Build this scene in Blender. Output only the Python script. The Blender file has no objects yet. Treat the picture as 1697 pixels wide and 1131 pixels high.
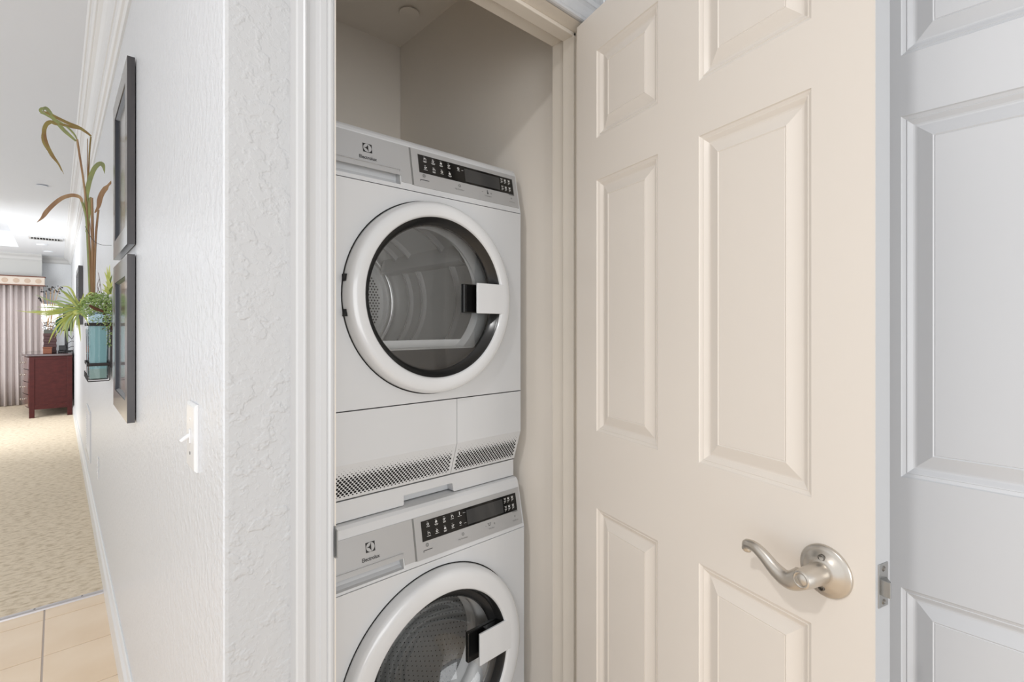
import bpy, math, random
from mathutils import Vector, Matrix
random.seed(7)
# ------------------------------------------------------------------ camera, world, lights, exposure
F_PX, U0, V0, EYE = 820.5, 848.5, 541.0, 1.27
YAW = math.atan(893.5 / F_PX)                  # angle between the viewing direction and world +X
RT = (math.sin(YAW), -math.cos(YAW)); FW = (math.cos(YAW), math.sin(YAW))
sc = bpy.context.scene
cam = bpy.data.cameras.new('camera'); camo = bpy.data.objects.new('camera', cam)
sc.collection.objects.link(camo); sc.camera = camo
cam.sensor_width = 36.0; cam.lens = 36.0 * F_PX / 1697.0
cam.shift_y = (V0 - 565.5) / 1697.0; cam.clip_start = 0.02; cam.clip_end = 60
camo.location = (0, 0, EYE)
camo.rotation_euler = (math.pi / 2, 0, YAW - math.pi / 2)

w = bpy.data.worlds.new('world'); sc.world = w; w.use_nodes = True
w.node_tree.nodes['Background'].inputs[0].default_value = (0.955, 0.975, 1.0, 1)
w.node_tree.nodes['Background'].inputs[1].default_value = 1.42

def area(name, loc, size, power, col=(1, 1, 1), rot=(0, 0, 0), shape='DISK', spread=math.pi, sy=None):
    l = bpy.data.lights.new(name, 'AREA'); l.shape = shape; l.size = size; l.energy = power; l.color = col
    if sy: l.size_y = sy
    l.spread = spread
    o = bpy.data.objects.new(name, l); o.location = loc; o.rotation_euler = rot
    sc.collection.objects.link(o); return o
area('hall_downlight', (-0.80, 0.10, 2.425), 0.13, 20.0, (1.0, 0.99, 0.985))
area('entry_fill_light', (-0.5, -3.2, 1.15), 2.6, 66.0, (0.96, 0.98, 1.0), (math.pi / 2, 0, 0), 'RECTANGLE', sy=2.0)  # unseen fill light, added behind the camera to brighten the closet
area('bedroom_window_light', (-2.0, 7.6, 1.5), 1.8, 100.0, (0.97, 0.99, 1.0), (math.pi / 2, 0, math.radians(-35)), 'RECTANGLE', sy=2.0)
sc.view_settings.view_transform = 'Standard'; sc.view_settings.look = 'None'
sc.view_settings.exposure = -0.30; sc.view_settings.gamma = 1.0
sc.view_settings.use_curve_mapping = False

# ------------------------------------------------------------------ helpers
def ray(u, v):
    r = (u - U0) / F_PX
    return Vector((RT[0] * r + FW[0], RT[1] * r + FW[1], (V0 - v) / F_PX))
def at_y(u, v, y):
    d = ray(u, v); p = d * (y / d.y); return Vector((p.x, y, EYE + p.z))
def at_x(u, v, x):
    d = ray(u, v); p = d * (x / d.x); return Vector((x, p.y, EYE + p.z))
def lin(c):
    c /= 255.0
    return c / 12.92 if c <= 0.04045 else ((c + 0.055) / 1.055) ** 2.4
def rgb(r, g, b): return (lin(r), lin(g), lin(b), 1.0)

def mat(name, col, rough=0.5, metal=0.0, spec=0.5, emit=None, estr=0.0, bump=None, coat=0.0, vary=None, trans=0.0):
    m = bpy.data.materials.new(name); m.use_nodes = True
    nt = m.node_tree; b = nt.nodes['Principled BSDF']
    b.inputs['Base Color'].default_value = col
    b.inputs['Roughness'].default_value = rough; b.inputs['Metallic'].default_value = metal
    b.inputs['Specular IOR Level'].default_value = spec
    b.inputs['Coat Weight'].default_value = coat; b.inputs['Coat Roughness'].default_value = 0.08
    if trans: b.inputs['Transmission Weight'].default_value = trans
    if emit: b.inputs['Emission Color'].default_value = emit; b.inputs['Emission Strength'].default_value = estr
    tc = nt.nodes.new('ShaderNodeTexCoord')
    if bump:                       # list of (scale, strength, distance, stretch, threshold)
        prev = None
        for (s, st, dist, stretch, thr) in bump:
            mp = nt.nodes.new('ShaderNodeMapping'); mp.inputs['Scale'].default_value = stretch
            nt.links.new(tc.outputs['Object'], mp.inputs[0])
            n = nt.nodes.new('ShaderNodeTexNoise'); n.inputs['Scale'].default_value = s; n.inputs['Detail'].default_value = 3
            nt.links.new(mp.outputs[0], n.inputs['Vector'])
            h = n.outputs[0]
            if thr:
                r = nt.nodes.new('ShaderNodeMapRange'); r.inputs[1].default_value = thr[0]; r.inputs[2].default_value = thr[1]
                r.interpolation_type = 'SMOOTHSTEP'
                nt.links.new(h, r.inputs[0]); h = r.outputs[0]
            bp = nt.nodes.new('ShaderNodeBump'); bp.inputs['Strength'].default_value = st; bp.inputs['Distance'].default_value = dist
            nt.links.new(h, bp.inputs['Height'])
            if prev: nt.links.new(prev, bp.inputs['Normal'])
            prev = bp.outputs[0]
        nt.links.new(prev, b.inputs['Normal'])
    if vary:                       # (scale, other colour, lo, hi, stretch)
        mp = nt.nodes.new('ShaderNodeMapping'); mp.inputs['Scale'].default_value = vary[4]
        nt.links.new(tc.outputs['Object'], mp.inputs[0])
        n = nt.nodes.new('ShaderNodeTexNoise'); n.inputs['Scale'].default_value = vary[0]; n.inputs['Detail'].default_value = 4
        nt.links.new(mp.outputs[0], n.inputs['Vector'])
        cr = nt.nodes.new('ShaderNodeValToRGB'); cr.color_ramp.elements[0].position = vary[2]; cr.color_ramp.elements[1].position = vary[3]
        cr.color_ramp.elements[0].color = col; cr.color_ramp.elements[1].color = vary[1]
        nt.links.new(n.outputs[0], cr.inputs[0]); nt.links.new(cr.outputs[0], b.inputs['Base Color'])
    return m

def glass(name, tint=(0.9, 0.9, 0.9, 1), rough=0.02, ior=1.45):
    m = bpy.data.materials.new(name); m.use_nodes = True; nt = m.node_tree; nt.nodes.clear()
    out = nt.nodes.new('ShaderNodeOutputMaterial'); mx = nt.nodes.new('ShaderNodeMixShader')
    t = nt.nodes.new('ShaderNodeBsdfTransparent'); g = nt.nodes.new('ShaderNodeBsdfGlossy')
    t.inputs[0].default_value = tint; g.inputs['Roughness'].default_value = rough
    fr = nt.nodes.new('ShaderNodeFresnel'); fr.inputs[0].default_value = ior
    nt.links.new(fr.outputs[0], mx.inputs[0]); nt.links.new(t.outputs[0], mx.inputs[1]); nt.links.new(g.outputs[0], mx.inputs[2])
    nt.links.new(mx.outputs[0], out.inputs[0]); return m

U3 = (1, 1, 1)
M = {}
M['wall'] = mat('wall_paint', rgb(213, 215, 218), 0.34, bump=[(55, 0.22, 0.004, U3, (0.42, 0.62)), (220, 0.10, 0.001, U3, None)])
M['knock'] = mat('knockdown_plaster', rgb(182, 182, 182), 0.5, bump=[(34, 0.30, 0.003, U3, (0.52, 0.60)), (90, 0.18, 0.002, U3, (0.45, 0.60))])  # same white as the hall wall, darkened to offset the fill light
M['bulk'] = mat('grey_bulkhead_paint', rgb(190, 190, 188), 0.7)
M['ceil'] = mat('ceiling_paint', rgb(228, 231, 236), 0.7, bump=[(40, 0.15, 0.003, U3, None)])
M['basetrim'] = mat('white_gloss_trim', rgb(222, 223, 224), 0.28)
M['edge'] = mat('shaded_door_edge', rgb(178, 179, 180), 0.4)  # white door paint, greyed to stand in for weaker light on the edge
M['trim'] = mat('white_trim_paint', rgb(194, 194, 194), 0.3)
M['closet'] = mat('closet_paint', rgb(240, 233, 223), 0.75, bump=[(120, 0.06, 0.001, U3, None)])
M['cream'] = mat('cream_door_paint', rgb(228, 220, 210), 0.38)
M['jamb'] = mat('cream_jamb_paint', rgb(220, 212, 200), 0.4)
M['whitedoor'] = mat('white_door_paint', rgb(207, 208, 210), 0.4)
M['carpet'] = mat('berber_carpet', rgb(228, 213, 190), 0.95, spec=0.1,
                  bump=[(26, 0.8, 0.012, (0.6, 1.35, 1), None), (170, 0.6, 0.004, (0.6, 1.3, 1), None)], vary=(38, rgb(190, 171, 144), 0.46, 0.74, (0.65, 1.3, 1)))
M['tile'] = mat('beige_tile', rgb(240, 218, 190), 0.3, vary=(4, rgb(230, 204, 172), 0.35, 0.75, U3), bump=[(9, 0.08, 0.004, U3, None)])
M['grout'] = mat('grout', rgb(190, 178, 170), 0.9)
M['alu'] = mat('transition_metal', rgb(205, 200, 200), 0.35, 0.7)
M['appl'] = mat('appliance_white', rgb(205, 206, 207), 0.28, coat=0.3)
M['ring'] = mat('door_ring_white', rgb(214, 215, 216), 0.16, coat=0.5)
M['fascia'] = mat('brushed_silver_plate', rgb(178, 178, 178), 0.36, 0.25, bump=[(60, 0.05, 0.0005, (0.05, 1, 12), None)])
M['black'] = mat('gloss_black', rgb(16, 16, 16), 0.12)
M['gasket'] = mat('dark_gasket', rgb(34, 34, 34), 0.22)
M['gap'] = mat('dark_gap', rgb(14, 14, 14), 0.8)
M['lcd'] = mat('lcd_grey', rgb(62, 62, 62), 0.15)
M['ink'] = mat('black_print', rgb(20, 20, 20), 0.5)
M['greyink'] = mat('grey_print', rgb(120, 120, 118), 0.5)
M['whiteink'] = mat('white_print', rgb(205, 205, 203), 0.5)
M['steel'] = mat('drum_steel', rgb(240, 240, 238), 0.30, 0.3)
M['chrome'] = mat('bright_rim', rgb(238, 238, 236), 0.2, 0.5)
M['inner'] = mat('inner_plastic', rgb(232, 232, 230), 0.35)
M['darkin'] = mat('dark_inner_plastic', rgb(58, 58, 57), 0.35)
M['glass'] = glass('door_glass', (0.97, 0.97, 0.97, 1), ior=1.95)
M['bowl'] = glass('washer_bowl_glass', (0.88, 0.88, 0.88, 1), ior=1.75)
M['clear'] = glass('clear_glass', (0.86, 0.93, 0.96, 1))
M['picglass'] = glass('picture_glass', (0.95, 0.96, 0.97, 1), 0.12)
M['nickel'] = mat('satin_nickel', rgb(200, 193, 183), 0.3, 0.85, bump=[(300, 0.04, 0.0002, U3, None)])
M['latch'] = mat('worn_latch_metal', rgb(160, 160, 158), 0.35, 0.85)
M['screw'] = mat('dark_screw', rgb(120, 116, 110), 0.35, 0.8)
M['frame'] = mat('dark_frame_wood', rgb(46, 42, 44), 0.36, vary=(60, rgb(60, 54, 54), 0.4, 0.7, (1, 1, 0.1)), coat=0.7)
M['lip'] = mat('navy_frame_lip', rgb(22, 26, 38), 0.3)
M['mat'] = mat('cream_mat_board', rgb(226, 214, 200), 0.8)
M['art1'] = mat('faded_print', rgb(214, 204, 190), 0.6, vary=(9, rgb(168, 146, 122), 0.52, 0.75, U3))
M['art2'] = mat('blue_grey_print', rgb(176, 186, 194), 0.5, vary=(7, rgb(120, 130, 138), 0.45, 0.75, U3))
M['plate'] = mat('white_plastic_plate', rgb(226, 226, 226), 0.25)
M['cherry'] = mat('cherry_wood', rgb(72, 28, 26), 0.45, spec=0.25, vary=(14, rgb(58, 20, 20), 0.35, 0.7, (1, 1, 2)))
M['cherrytop'] = mat('polished_cherry_top', rgb(52, 26, 26), 0.12, coat=0.6)
M['cherrygloss'] = mat('polished_cherry_front', rgb(84, 34, 32), 0.12, coat=1.0)
M['curtain'] = mat('grey_satin_curtain', rgb(204, 194, 192), 0.4, spec=0.4)
M['pelmet'] = mat('pelmet_fabric', rgb(208, 196, 184), 0.7)
M['medal'] = mat('pelmet_medallion', rgb(190, 168, 150), 0.7)
M['piping'] = mat('brown_piping', rgb(116, 78, 66), 0.7)
M['iron'] = mat('black_iron', rgb(48, 44, 44), 0.45, 0.4)
M['teal'] = mat('teal_glass_sand', rgb(168, 202, 200), 0.35, vary=(20, rgb(150, 186, 186), 0.3, 0.7, (1, 1, 0.3)))
M['amber'] = mat('lower_glass_tint', rgb(158, 176, 164), 0.35)
M['reed'] = mat('dried_reed', rgb(138, 104, 74), 0.6, vary=(30, rgb(168, 138, 100), 0.4, 0.65, (1, 1, 0.15)))
M['reedleaf'] = mat('olive_dried_leaf', rgb(136, 122, 62), 0.55, vary=(14, rgb(122, 84, 44), 0.42, 0.66, U3))
M['reedgreen'] = mat('grey_green_leaf', rgb(140, 146, 84), 0.55, vary=(16, rgb(118, 124, 92), 0.4, 0.7, U3))
M['blade'] = mat('yellow_green_blade', rgb(186, 194, 100), 0.45, vary=(18, rgb(220, 222, 160), 0.42, 0.7, U3))
M['blade2'] = mat('pale_green_blade', rgb(172, 192, 136), 0.45)
M['tuft'] = mat('deep_green_tuft', rgb(104, 124, 50), 0.5)
M['fern'] = mat('fern_green', rgb(140, 168, 92), 0.55, vary=(60, rgb(184, 204, 144), 0.4, 0.7, U3))
M['bark'] = mat('dried_brown', rgb(84, 52, 30), 0.8)
M['darkleaf'] = mat('dark_green_leaf', rgb(10, 84, 52), 0.35)
M['wicker'] = mat('dark_ribbed_wicker', rgb(62, 34, 34), 0.5)
M['soil'] = mat('grey_planter_rim', rgb(70, 72, 66), 0.6)
M['orange'] = mat('orange_wood_box', rgb(112, 62, 38), 0.5)
M['tv'] = mat('tv_black', rgb(18, 17, 20), 0.25)
M['shade'] = mat('lit_lamp_shade', rgb(255, 250, 240), 0.8, emit=(1, 0.97, 0.92, 1), estr=1.6)
M['vent'] = mat('dark_vent_slot', rgb(70, 70, 70), 0.8)

ORI = {}
class MB:
    def __init__(s): s.v = []; s.f = []; s.m = []
    def add(s, vs, fs, mi=0):
        n = len(s.v); s.v += [Vector(p) for p in vs]
        for f in fs: s.f.append([i + n for i in f]); s.m.append(mi)
        return s
    def box(s, a, b, mi=0, top=1.0):
        x0, y0, z0 = a; x1, y1, z1 = b
        vs = [(x0, y0, z0), (x1, y0, z0), (x1, y1, z0), (x0, y1, z0), (x0, y0, z1), (x1, y0, z1), (x1, y1, z1), (x0, y1, z1)]
        return s.add(vs, [(3, 2, 1, 0), (4, 5, 6, 7), (0, 1, 5, 4), (1, 2, 6, 5), (2, 3, 7, 6), (3, 0, 4, 7)], mi)
    def prism(s, poly, axis, a, b, mi=0, caps=True):       # poly in the two other axes (order x,y,z minus axis)
        def p(q, t):
            return {'x': (t, q[0], q[1]), 'y': (q[0], t, q[1]), 'z': (q[0], q[1], t)}[axis]
        n = len(poly); vs = [p(q, a) for q in poly] + [p(q, b) for q in poly]
        fs = [(i, (i + 1) % n, n + (i + 1) % n, n + i) for i in range(n)]
        if caps: fs += [tuple(range(n - 1, -1, -1)), tuple(range(n, 2 * n))]
        return s.add(vs, fs, mi)
    def lathe(s, c, axis, prof, n=48, mi=0, a0=0.0, a1=2 * math.pi, cap0=False, cap1=False):
        # prof: list of (radius, position along axis direction, offset from c)
        ax = Vector(axis).normalized(); u = ax.orthogonal().normalized(); v = ax.cross(u)
        full = abs(a1 - a0 - 2 * math.pi) < 1e-6; k = n if full else n + 1
        vs = []
        for (r, h) in prof:
            for i in range(k):
                t = a0 + (a1 - a0) * i / n
                vs.append(Vector(c) + ax * h + (u * math.cos(t) + v * math.sin(t)) * r)
        fs = []
        for j in range(len(prof) - 1):
            for i in range(n):
                i2 = (i + 1) % k
                fs.append((j * k + i, j * k + i2, (j + 1) * k + i2, (j + 1) * k + i))
        if cap0: fs.append(tuple(range(k - 1, -1, -1)))
        if cap1: fs.append(tuple(range((len(prof) - 1) * k, len(prof) * k)))
        return s.add(vs, fs, mi)
    def tube(s, pts, rad, n=8, mi=0, flat=1.0, up=None, cap=True):
        pts = [Vector(p) for p in pts]; rs = rad if isinstance(rad, (list, tuple)) else [rad] * len(pts)
        vs = []; prev = None
        for i, p in enumerate(pts):
            d = (pts[min(i + 1, len(pts) - 1)] - pts[max(i - 1, 0)]).normalized()
            if up is not None: a = Vector(up)
            else: a = prev if prev is not None else d.orthogonal()
            a = (a - d * a.dot(d))
            a = a.normalized() if a.length > 1e-6 else d.orthogonal().normalized()
            prev = a; b = d.cross(a)
            for k in range(n):
                t = 2 * math.pi * k / n
                vs.append(p + a * math.cos(t) * rs[i] + b * math.sin(t) * rs[i] * flat)
        fs = [(i * n + k, i * n + (k + 1) % n, (i + 1) * n + (k + 1) % n, (i + 1) * n + k) for i in range(len(pts) - 1) for k in range(n)]
        if cap: fs += [tuple(range(n - 1, -1, -1)), tuple(range((len(pts) - 1) * n, len(pts) * n))]
        return s.add(vs, fs, mi)
    def sphere(s, c, r, n=10, mi=0, sc3=(1, 1, 1)):
        vs = []; fs = []
        for j in range(1, n // 2):
            ph = math.pi * j / (n // 2)
            for i in range(n):
                t = 2 * math.pi * i / n
                vs.append((c[0] + r * sc3[0] * math.sin(ph) * math.cos(t), c[1] + r * sc3[1] * math.sin(ph) * math.sin(t), c[2] + r * sc3[2] * math.cos(ph)))
        k = n // 2 - 1; vs += [(c[0], c[1], c[2] + r * sc3[2]), (c[0], c[1], c[2] - r * sc3[2])]
        for j in range(k - 1):
            for i in range(n): fs.append((j * n + i, (j + 1) * n + i, (j + 1) * n + (i + 1) % n, j * n + (i + 1) % n))
        for i in range(n): fs.append((k * n, i, (i + 1) % n)); fs.append((k * n + 1, (k - 1) * n + (i + 1) % n, (k - 1) * n + i))
        return s.add(vs, fs, mi)
    def hole_plate(s, x0, x1, z0, z1, y, cx, cz, r, mi=0, n=96):
        angs = sorted([2 * math.pi * i / n for i in range(n)] + [math.atan2(z - cz, x - cx) % (2 * math.pi) for x in (x0, x1) for z in (z0, z1)])
        inn = []; out = []
        for t in angs:
            c, q = math.cos(t), math.sin(t)
            k = min([((x1 - cx) / c) if c > 1e-9 else 9, ((x0 - cx) / c) if c < -1e-9 else 9, ((z1 - cz) / q) if q > 1e-9 else 9, ((z0 - cz) / q) if q < -1e-9 else 9])
            inn.append((cx + r * c, y, cz + r * q)); out.append((cx + k * c, y, cz + k * q))
        m = len(angs)
        return s.add(inn + out, [(i, m + i, m + (i + 1) % m, (i + 1) % m) for i in range(m)], mi)
    def disc(s, c, ux, uy, r, n=16, mi=0, ring=0.0):
        c = Vector(c); ux = Vector(ux); uy = Vector(uy)
        pts = [c + (ux * math.cos(2 * math.pi * i / n) + uy * math.sin(2 * math.pi * i / n)) * r for i in range(n)]
        if ring:
            p2 = [c + (ux * math.cos(2 * math.pi * i / n) + uy * math.sin(2 * math.pi * i / n)) * r * ring for i in range(n)]
            return s.add(pts + p2, [(i, (i + 1) % n, n + (i + 1) % n, n + i) for i in range(n)], mi)
        return s.add(pts, [tuple(range(n))], mi)

def finish(o, label=None, cat=None, group=None, kind=None):
    if label: o['label'] = label
    if cat: o['category'] = cat
    if group: o['group'] = group
    if kind: o['kind'] = kind
    return o
def build(name, mb, mats, parent=None, smooth=False, bevel=0.0, label=None, cat=None, group=None, kind=None, seg=2):
    xs = [p.x for p in mb.v]; ys = [p.y for p in mb.v]; zs = [p.z for p in mb.v]
    org = Vector(((min(xs) + max(xs)) / 2, (min(ys) + max(ys)) / 2, min(zs)))
    me = bpy.data.meshes.new(name)
    me.from_pydata([tuple(p - org) for p in mb.v], [], mb.f)
    for m in (mats if isinstance(mats, (list, tuple)) else [mats]): me.materials.append(m)
    for i, p in enumerate(me.polygons): p.material_index = mb.m[i]
    if smooth:
        me.polygons.foreach_set('use_smooth', [True] * len(me.polygons))
        try: me.set_sharp_from_angle(angle=math.radians(smooth if smooth > 1 else 35))
        except Exception: pass
    me.update(); o = bpy.data.objects.new(name, me); sc.collection.objects.link(o)
    if parent: o.parent = parent; o.location = org - ORI[parent.name]
    else: o.location = org
    ORI[o.name] = org
    if bevel:
        b = o.modifiers.new('bevel', 'BEVEL'); b.width = bevel; b.segments = seg; b.limit_method = 'ANGLE'; b.angle_limit = math.radians(40)
        b.harden_normals = False
    return finish(o, label, cat, group, kind)
def root(name, loc, label, cat, group=None, kind=None, rz=0.0, local=False):
    o = bpy.data.objects.new(name, None); sc.collection.objects.link(o); o.location = loc; o.rotation_euler = (0, 0, rz)
    o.empty_display_size = 0.05
    ORI[o.name] = Vector((0, 0, 0)) if local else Vector(loc)
    return finish(o, label, cat, group, kind)
def text_mesh(body, size, align='CENTER', bold=0.0):
    c = bpy.data.curves.new('txt', 'FONT'); c.body = body; c.size = size; c.align_x = align; c.align_y = 'CENTER'; c.offset = bold
    o = bpy.data.objects.new('txt', c); sc.collection.objects.link(o)
    dg = bpy.context.evaluated_depsgraph_get(); me = bpy.data.meshes.new_from_object(o.evaluated_get(dg))
    vs = [v.co.copy() for v in me.vertices]; fs = [tuple(p.vertices) for p in me.polygons]
    bpy.data.objects.remove(o); bpy.data.meshes.remove(me); bpy.data.curves.remove(c)
    return vs, fs

# ------------------------------------------------------------------ main dimensions
XH = 0.178; YF = 0.812; XL, XR = 0.342, 1.010; ZD = 2.045; ZC = 2.44
HX, HY = 0.976, 0.818                    # visible hinge corner of the open door
YTILE = 3.06; YEND = 11.45

# ------------------------------------------------------------------ structure
m = MB()
m.box((-2.3, -1.6, -0.05), (1.2, YTILE, -0.0022)); m.box((XH, YTILE, -0.05), (1.2, 3.3, -0.0022))
floor = build('floor', m, M['grout'], kind='structure', label='beige tiled hallway floor')
xe = [-2.0, -1.675, -1.35, -1.025, -0.70, -0.367, -0.042, 0.283, 0.608, 0.933]
ye = [-1.253, -0.928, -0.603, -0.278, 0.047, 0.372, 0.697, 1.022, 1.347, 1.672, 1.985, 2.302, 2.62, 2.943, YTILE]
g = 0.003
for j in range(len(ye) - 1):
    for i in range(len(xe) - 1):
        x0, x1, y0, y1 = xe[i] + g, xe[i + 1] - g, ye[j] + g, ye[j + 1] - g * 0.5
        if ye[j] > 0.69:
            if x0 > 0.16: continue
            x1 = min(x1, 0.163)
        x1 = min(x1, 1.03)
        q = MB().box((x0, y0, -0.006), (x1, y1, 0.0))
        build('tile', q, M['tile'], floor, bevel=0.001, seg=1)
build('floor_carpet', MB().box((-2.3, YTILE, -0.02), (XH, YEND + 0.1, 0.006)), M['carpet'], kind='structure', label='beige textured carpet beyond the tiles')
# transition strip
m = MB().prism([(YTILE - 0.016, 0.0), (YTILE - 0.012, 0.006), (YTILE, 0.0095), (YTILE + 0.012, 0.0095), (YTILE + 0.020, 0.006)], 'x', -2.3, 0.162)
ts = build('trim_1', m, M['alu'], kind='structure', label='metal strip between carpet and tile')
for x in (-0.30, -0.075, 0.085, -0.52): build('screw', MB().lathe((x, YTILE + 0.003, 0.0092), (0, 0, 1), [(0.0045, 0), (0.003, 0.0015)], 10, cap1=True), M['screw'], ts)

# left wall (hall face + textured end face), rounded corner
c = 0.006
poly = [(XH + c, YF), (XL - 0.002, YF), (XL - 0.002, 0.93), (0.30, 0.93), (0.30, YEND + 0.1), (XH, YEND + 0.1), (XH, YF + c), (XH + c * 0.3, YF + c * 0.3)]
m = MB(); n = len(poly)
vs = [(p[0], p[1], 0) for p in poly] + [(p[0], p[1], ZC) for p in poly]
for i in range(n):
    a, b = i, (i + 1) % n
    m.add([vs[a], vs[b], vs[n + b], vs[n + a]], [(0, 1, 2, 3)], 1 if i in (0, 7) else 0)
build('wall_left', m, [M['wall'], M['knock']], kind='structure', label='white textured hallway wall with corner')
# wall above opening and right of it
m = MB(); m.box((XL, YF, ZD + 0.0185), (XR + 0.018, 0.93, ZC)); m.box((XR + 0.0185, YF, 0), (1.08, 0.93, ZC))
build('wall_front', m, M['knock'], kind='structure', label='wall over the closet opening')
build('wall_right', MB().box((1.082, -1.6, 0), (1.2, YF, ZC)), M['wall'], kind='structure', label='white wall behind the white door')
build('wall_closet_left', MB().box((0.30, 0.931, 0), (0.395, 1.845, ZC)), M['closet'], kind='structure')
build('wall_closet_back', MB().box((0.30, 1.847, 0), (1.2, 1.95, ZC)), M['closet'], kind='structure', label='taupe back wall of the laundry closet')
build('wall_closet_right', MB().box((1.06, 0.931, 0), (1.2, 1.845, ZC)), M['closet'], kind='structure', label='taupe right wall of the laundry closet')
build('ceiling_closet', MB().box((0.30, 0.931, ZC), (1.2, 1.95, ZC + 0.05)), M['closet'], kind='structure', label='taupe closet ceiling')
# ceiling with raised tray
m = MB(); X0, X1, Y0, Y1 = -1.9, -0.42, 7.45, 10.3
m.box((-2.3, -1.6, ZC), (1.2, 0.93, ZC + 0.05)); m.box((-2.3, 0.93, ZC), (0.30, Y0, ZC + 0.05))
m.box((X1, Y0, ZC), (0.30, Y1, ZC + 0.05)); m.box((-2.3, Y0, ZC), (X0, Y1, ZC + 0.05)); m.box((-2.3, Y1, ZC), (0.30, YEND + 0.1, ZC + 0.05))
m.box((X0 - 0.05, Y0 - 0.05, ZC + 0.22), (X1 + 0.05, Y1 + 0.05, ZC + 0.26))
m.box((X1, Y0, ZC + 0.05), (X1 + 0.04, Y1, ZC + 0.22)); m.box((X0 - 0.04, Y0, ZC + 0.05), (X0, Y1, ZC + 0.22))
m.box((X0, Y0 - 0.04, ZC + 0.05), (X1, Y0, ZC + 0.22)); m.box((X0, Y1, ZC + 0.05), (X1, Y1 + 0.04, ZC + 0.22))
build('ceiling', m, M['ceil'], kind='structure', label='white ceiling with raised tray')
# bedroom end wall: bulkhead above the window and recessed wall beside it
build('wall_back', MB().box((-2.3, YEND, 0), (XH, YEND + 0.1, ZC)), M['wall'], kind='structure', label='pale end wall of the bedroom')
build('wall_bulkhead', MB().box((-2.3, 11.2, 1.90), (-0.186, YEND, ZC)), M['bulk'], kind='structure', label='bulkhead above the curtain')
CR = [(0, 0.11), (0.007, 0.11), (0.010, 0.106), (0.010, 0.100), (0.013, 0.098), (0.020, 0.096), (0.026, 0.091), (0.029, 0.084), (0.030, 0.078), (0.034, 0.077), (0.036, 0.068), (0.041, 0.056), (0.049, 0.045), (0.059, 0.037), (0.070, 0.032), (0.071, 0.028), (0.076, 0.027), (0.082, 0.023), (0.086, 0.017), (0.087, 0.011), (0.092, 0.010), (0.097, 0.006), (0.097, 0.0), (0, 0)]
build('trim_2', MB().prism([(XH - p, ZC - d) for p, d in CR], 'y', YF - 0.097, YEND), M['basetrim'], kind='structure', label='white crown moulding along the hallway wall')
build('trim_3', MB().prism([(11.2 - p, ZC - d) for p, d in CR], 'x', -2.3, -0.186), M['trim'], kind='structure', label='crown moulding on the bulkhead')
build('trim_4', MB().prism([(YEND - p, ZC - d) for p, d in CR], 'x', -0.186, XH), M['trim'], kind='structure', label='crown moulding on the far end wall')
BB = [(0, 0), (0.016, 0), (0.016, 0.100), (0.013, 0.106), (0.014, 0.112), (0.010, 0.118), (0.006, 0.132), (0.003, 0.136), (0, 0.136)]
build('baseboard_left', MB().prism([(XH - p, z) for p, z in BB], 'y', YF, YEND), M['basetrim'], kind='structure', label='white baseboard of the hallway wall')
# closet casing (left, head, right) : profile from inner edge outwards
CP = [(0.0, 0.0), (0.0, 0.007), (0.002, 0.0105), (0.006, 0.0115), (0.0095, 0.0105), (0.0105, 0.0085), (0.0125, 0.0098), (0.022, 0.0105), (0.0235, 0.0085),
      (0.030, 0.0088), (0.040, 0.0115), (0.046, 0.0155), (0.0475, 0.0175), (0.0500, 0.0180), (0.0520, 0.0165), (0.0600, 0.0165), (0.063, 0.0150), (0.066, 0.0), ]
def casing():
    m = MB(); k = len(CP)
    pts = []
    for (o, t) in CP:                       # path up the left, across the head, down the right, mitred
        pts.append([(XL - 0.005 - o, YF - t, 0), (XL - 0.005 - o, YF - t, ZD + 0.0 + o), (XR + 0.004 + o, YF - t, ZD + 0.0 + o), (XR + 0.004 + o, YF - t, 0)])
    for i in range(k - 1):
        for j in range(3):
            m.add([pts[i][j], pts[i][j + 1], pts[i + 1][j + 1], pts[i + 1][j]], [(0, 1, 2, 3)])
    return m
build('trim_5', casing(), M['trim'], smooth=30, kind='structure', label='white moulded casing around the closet opening')
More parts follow.
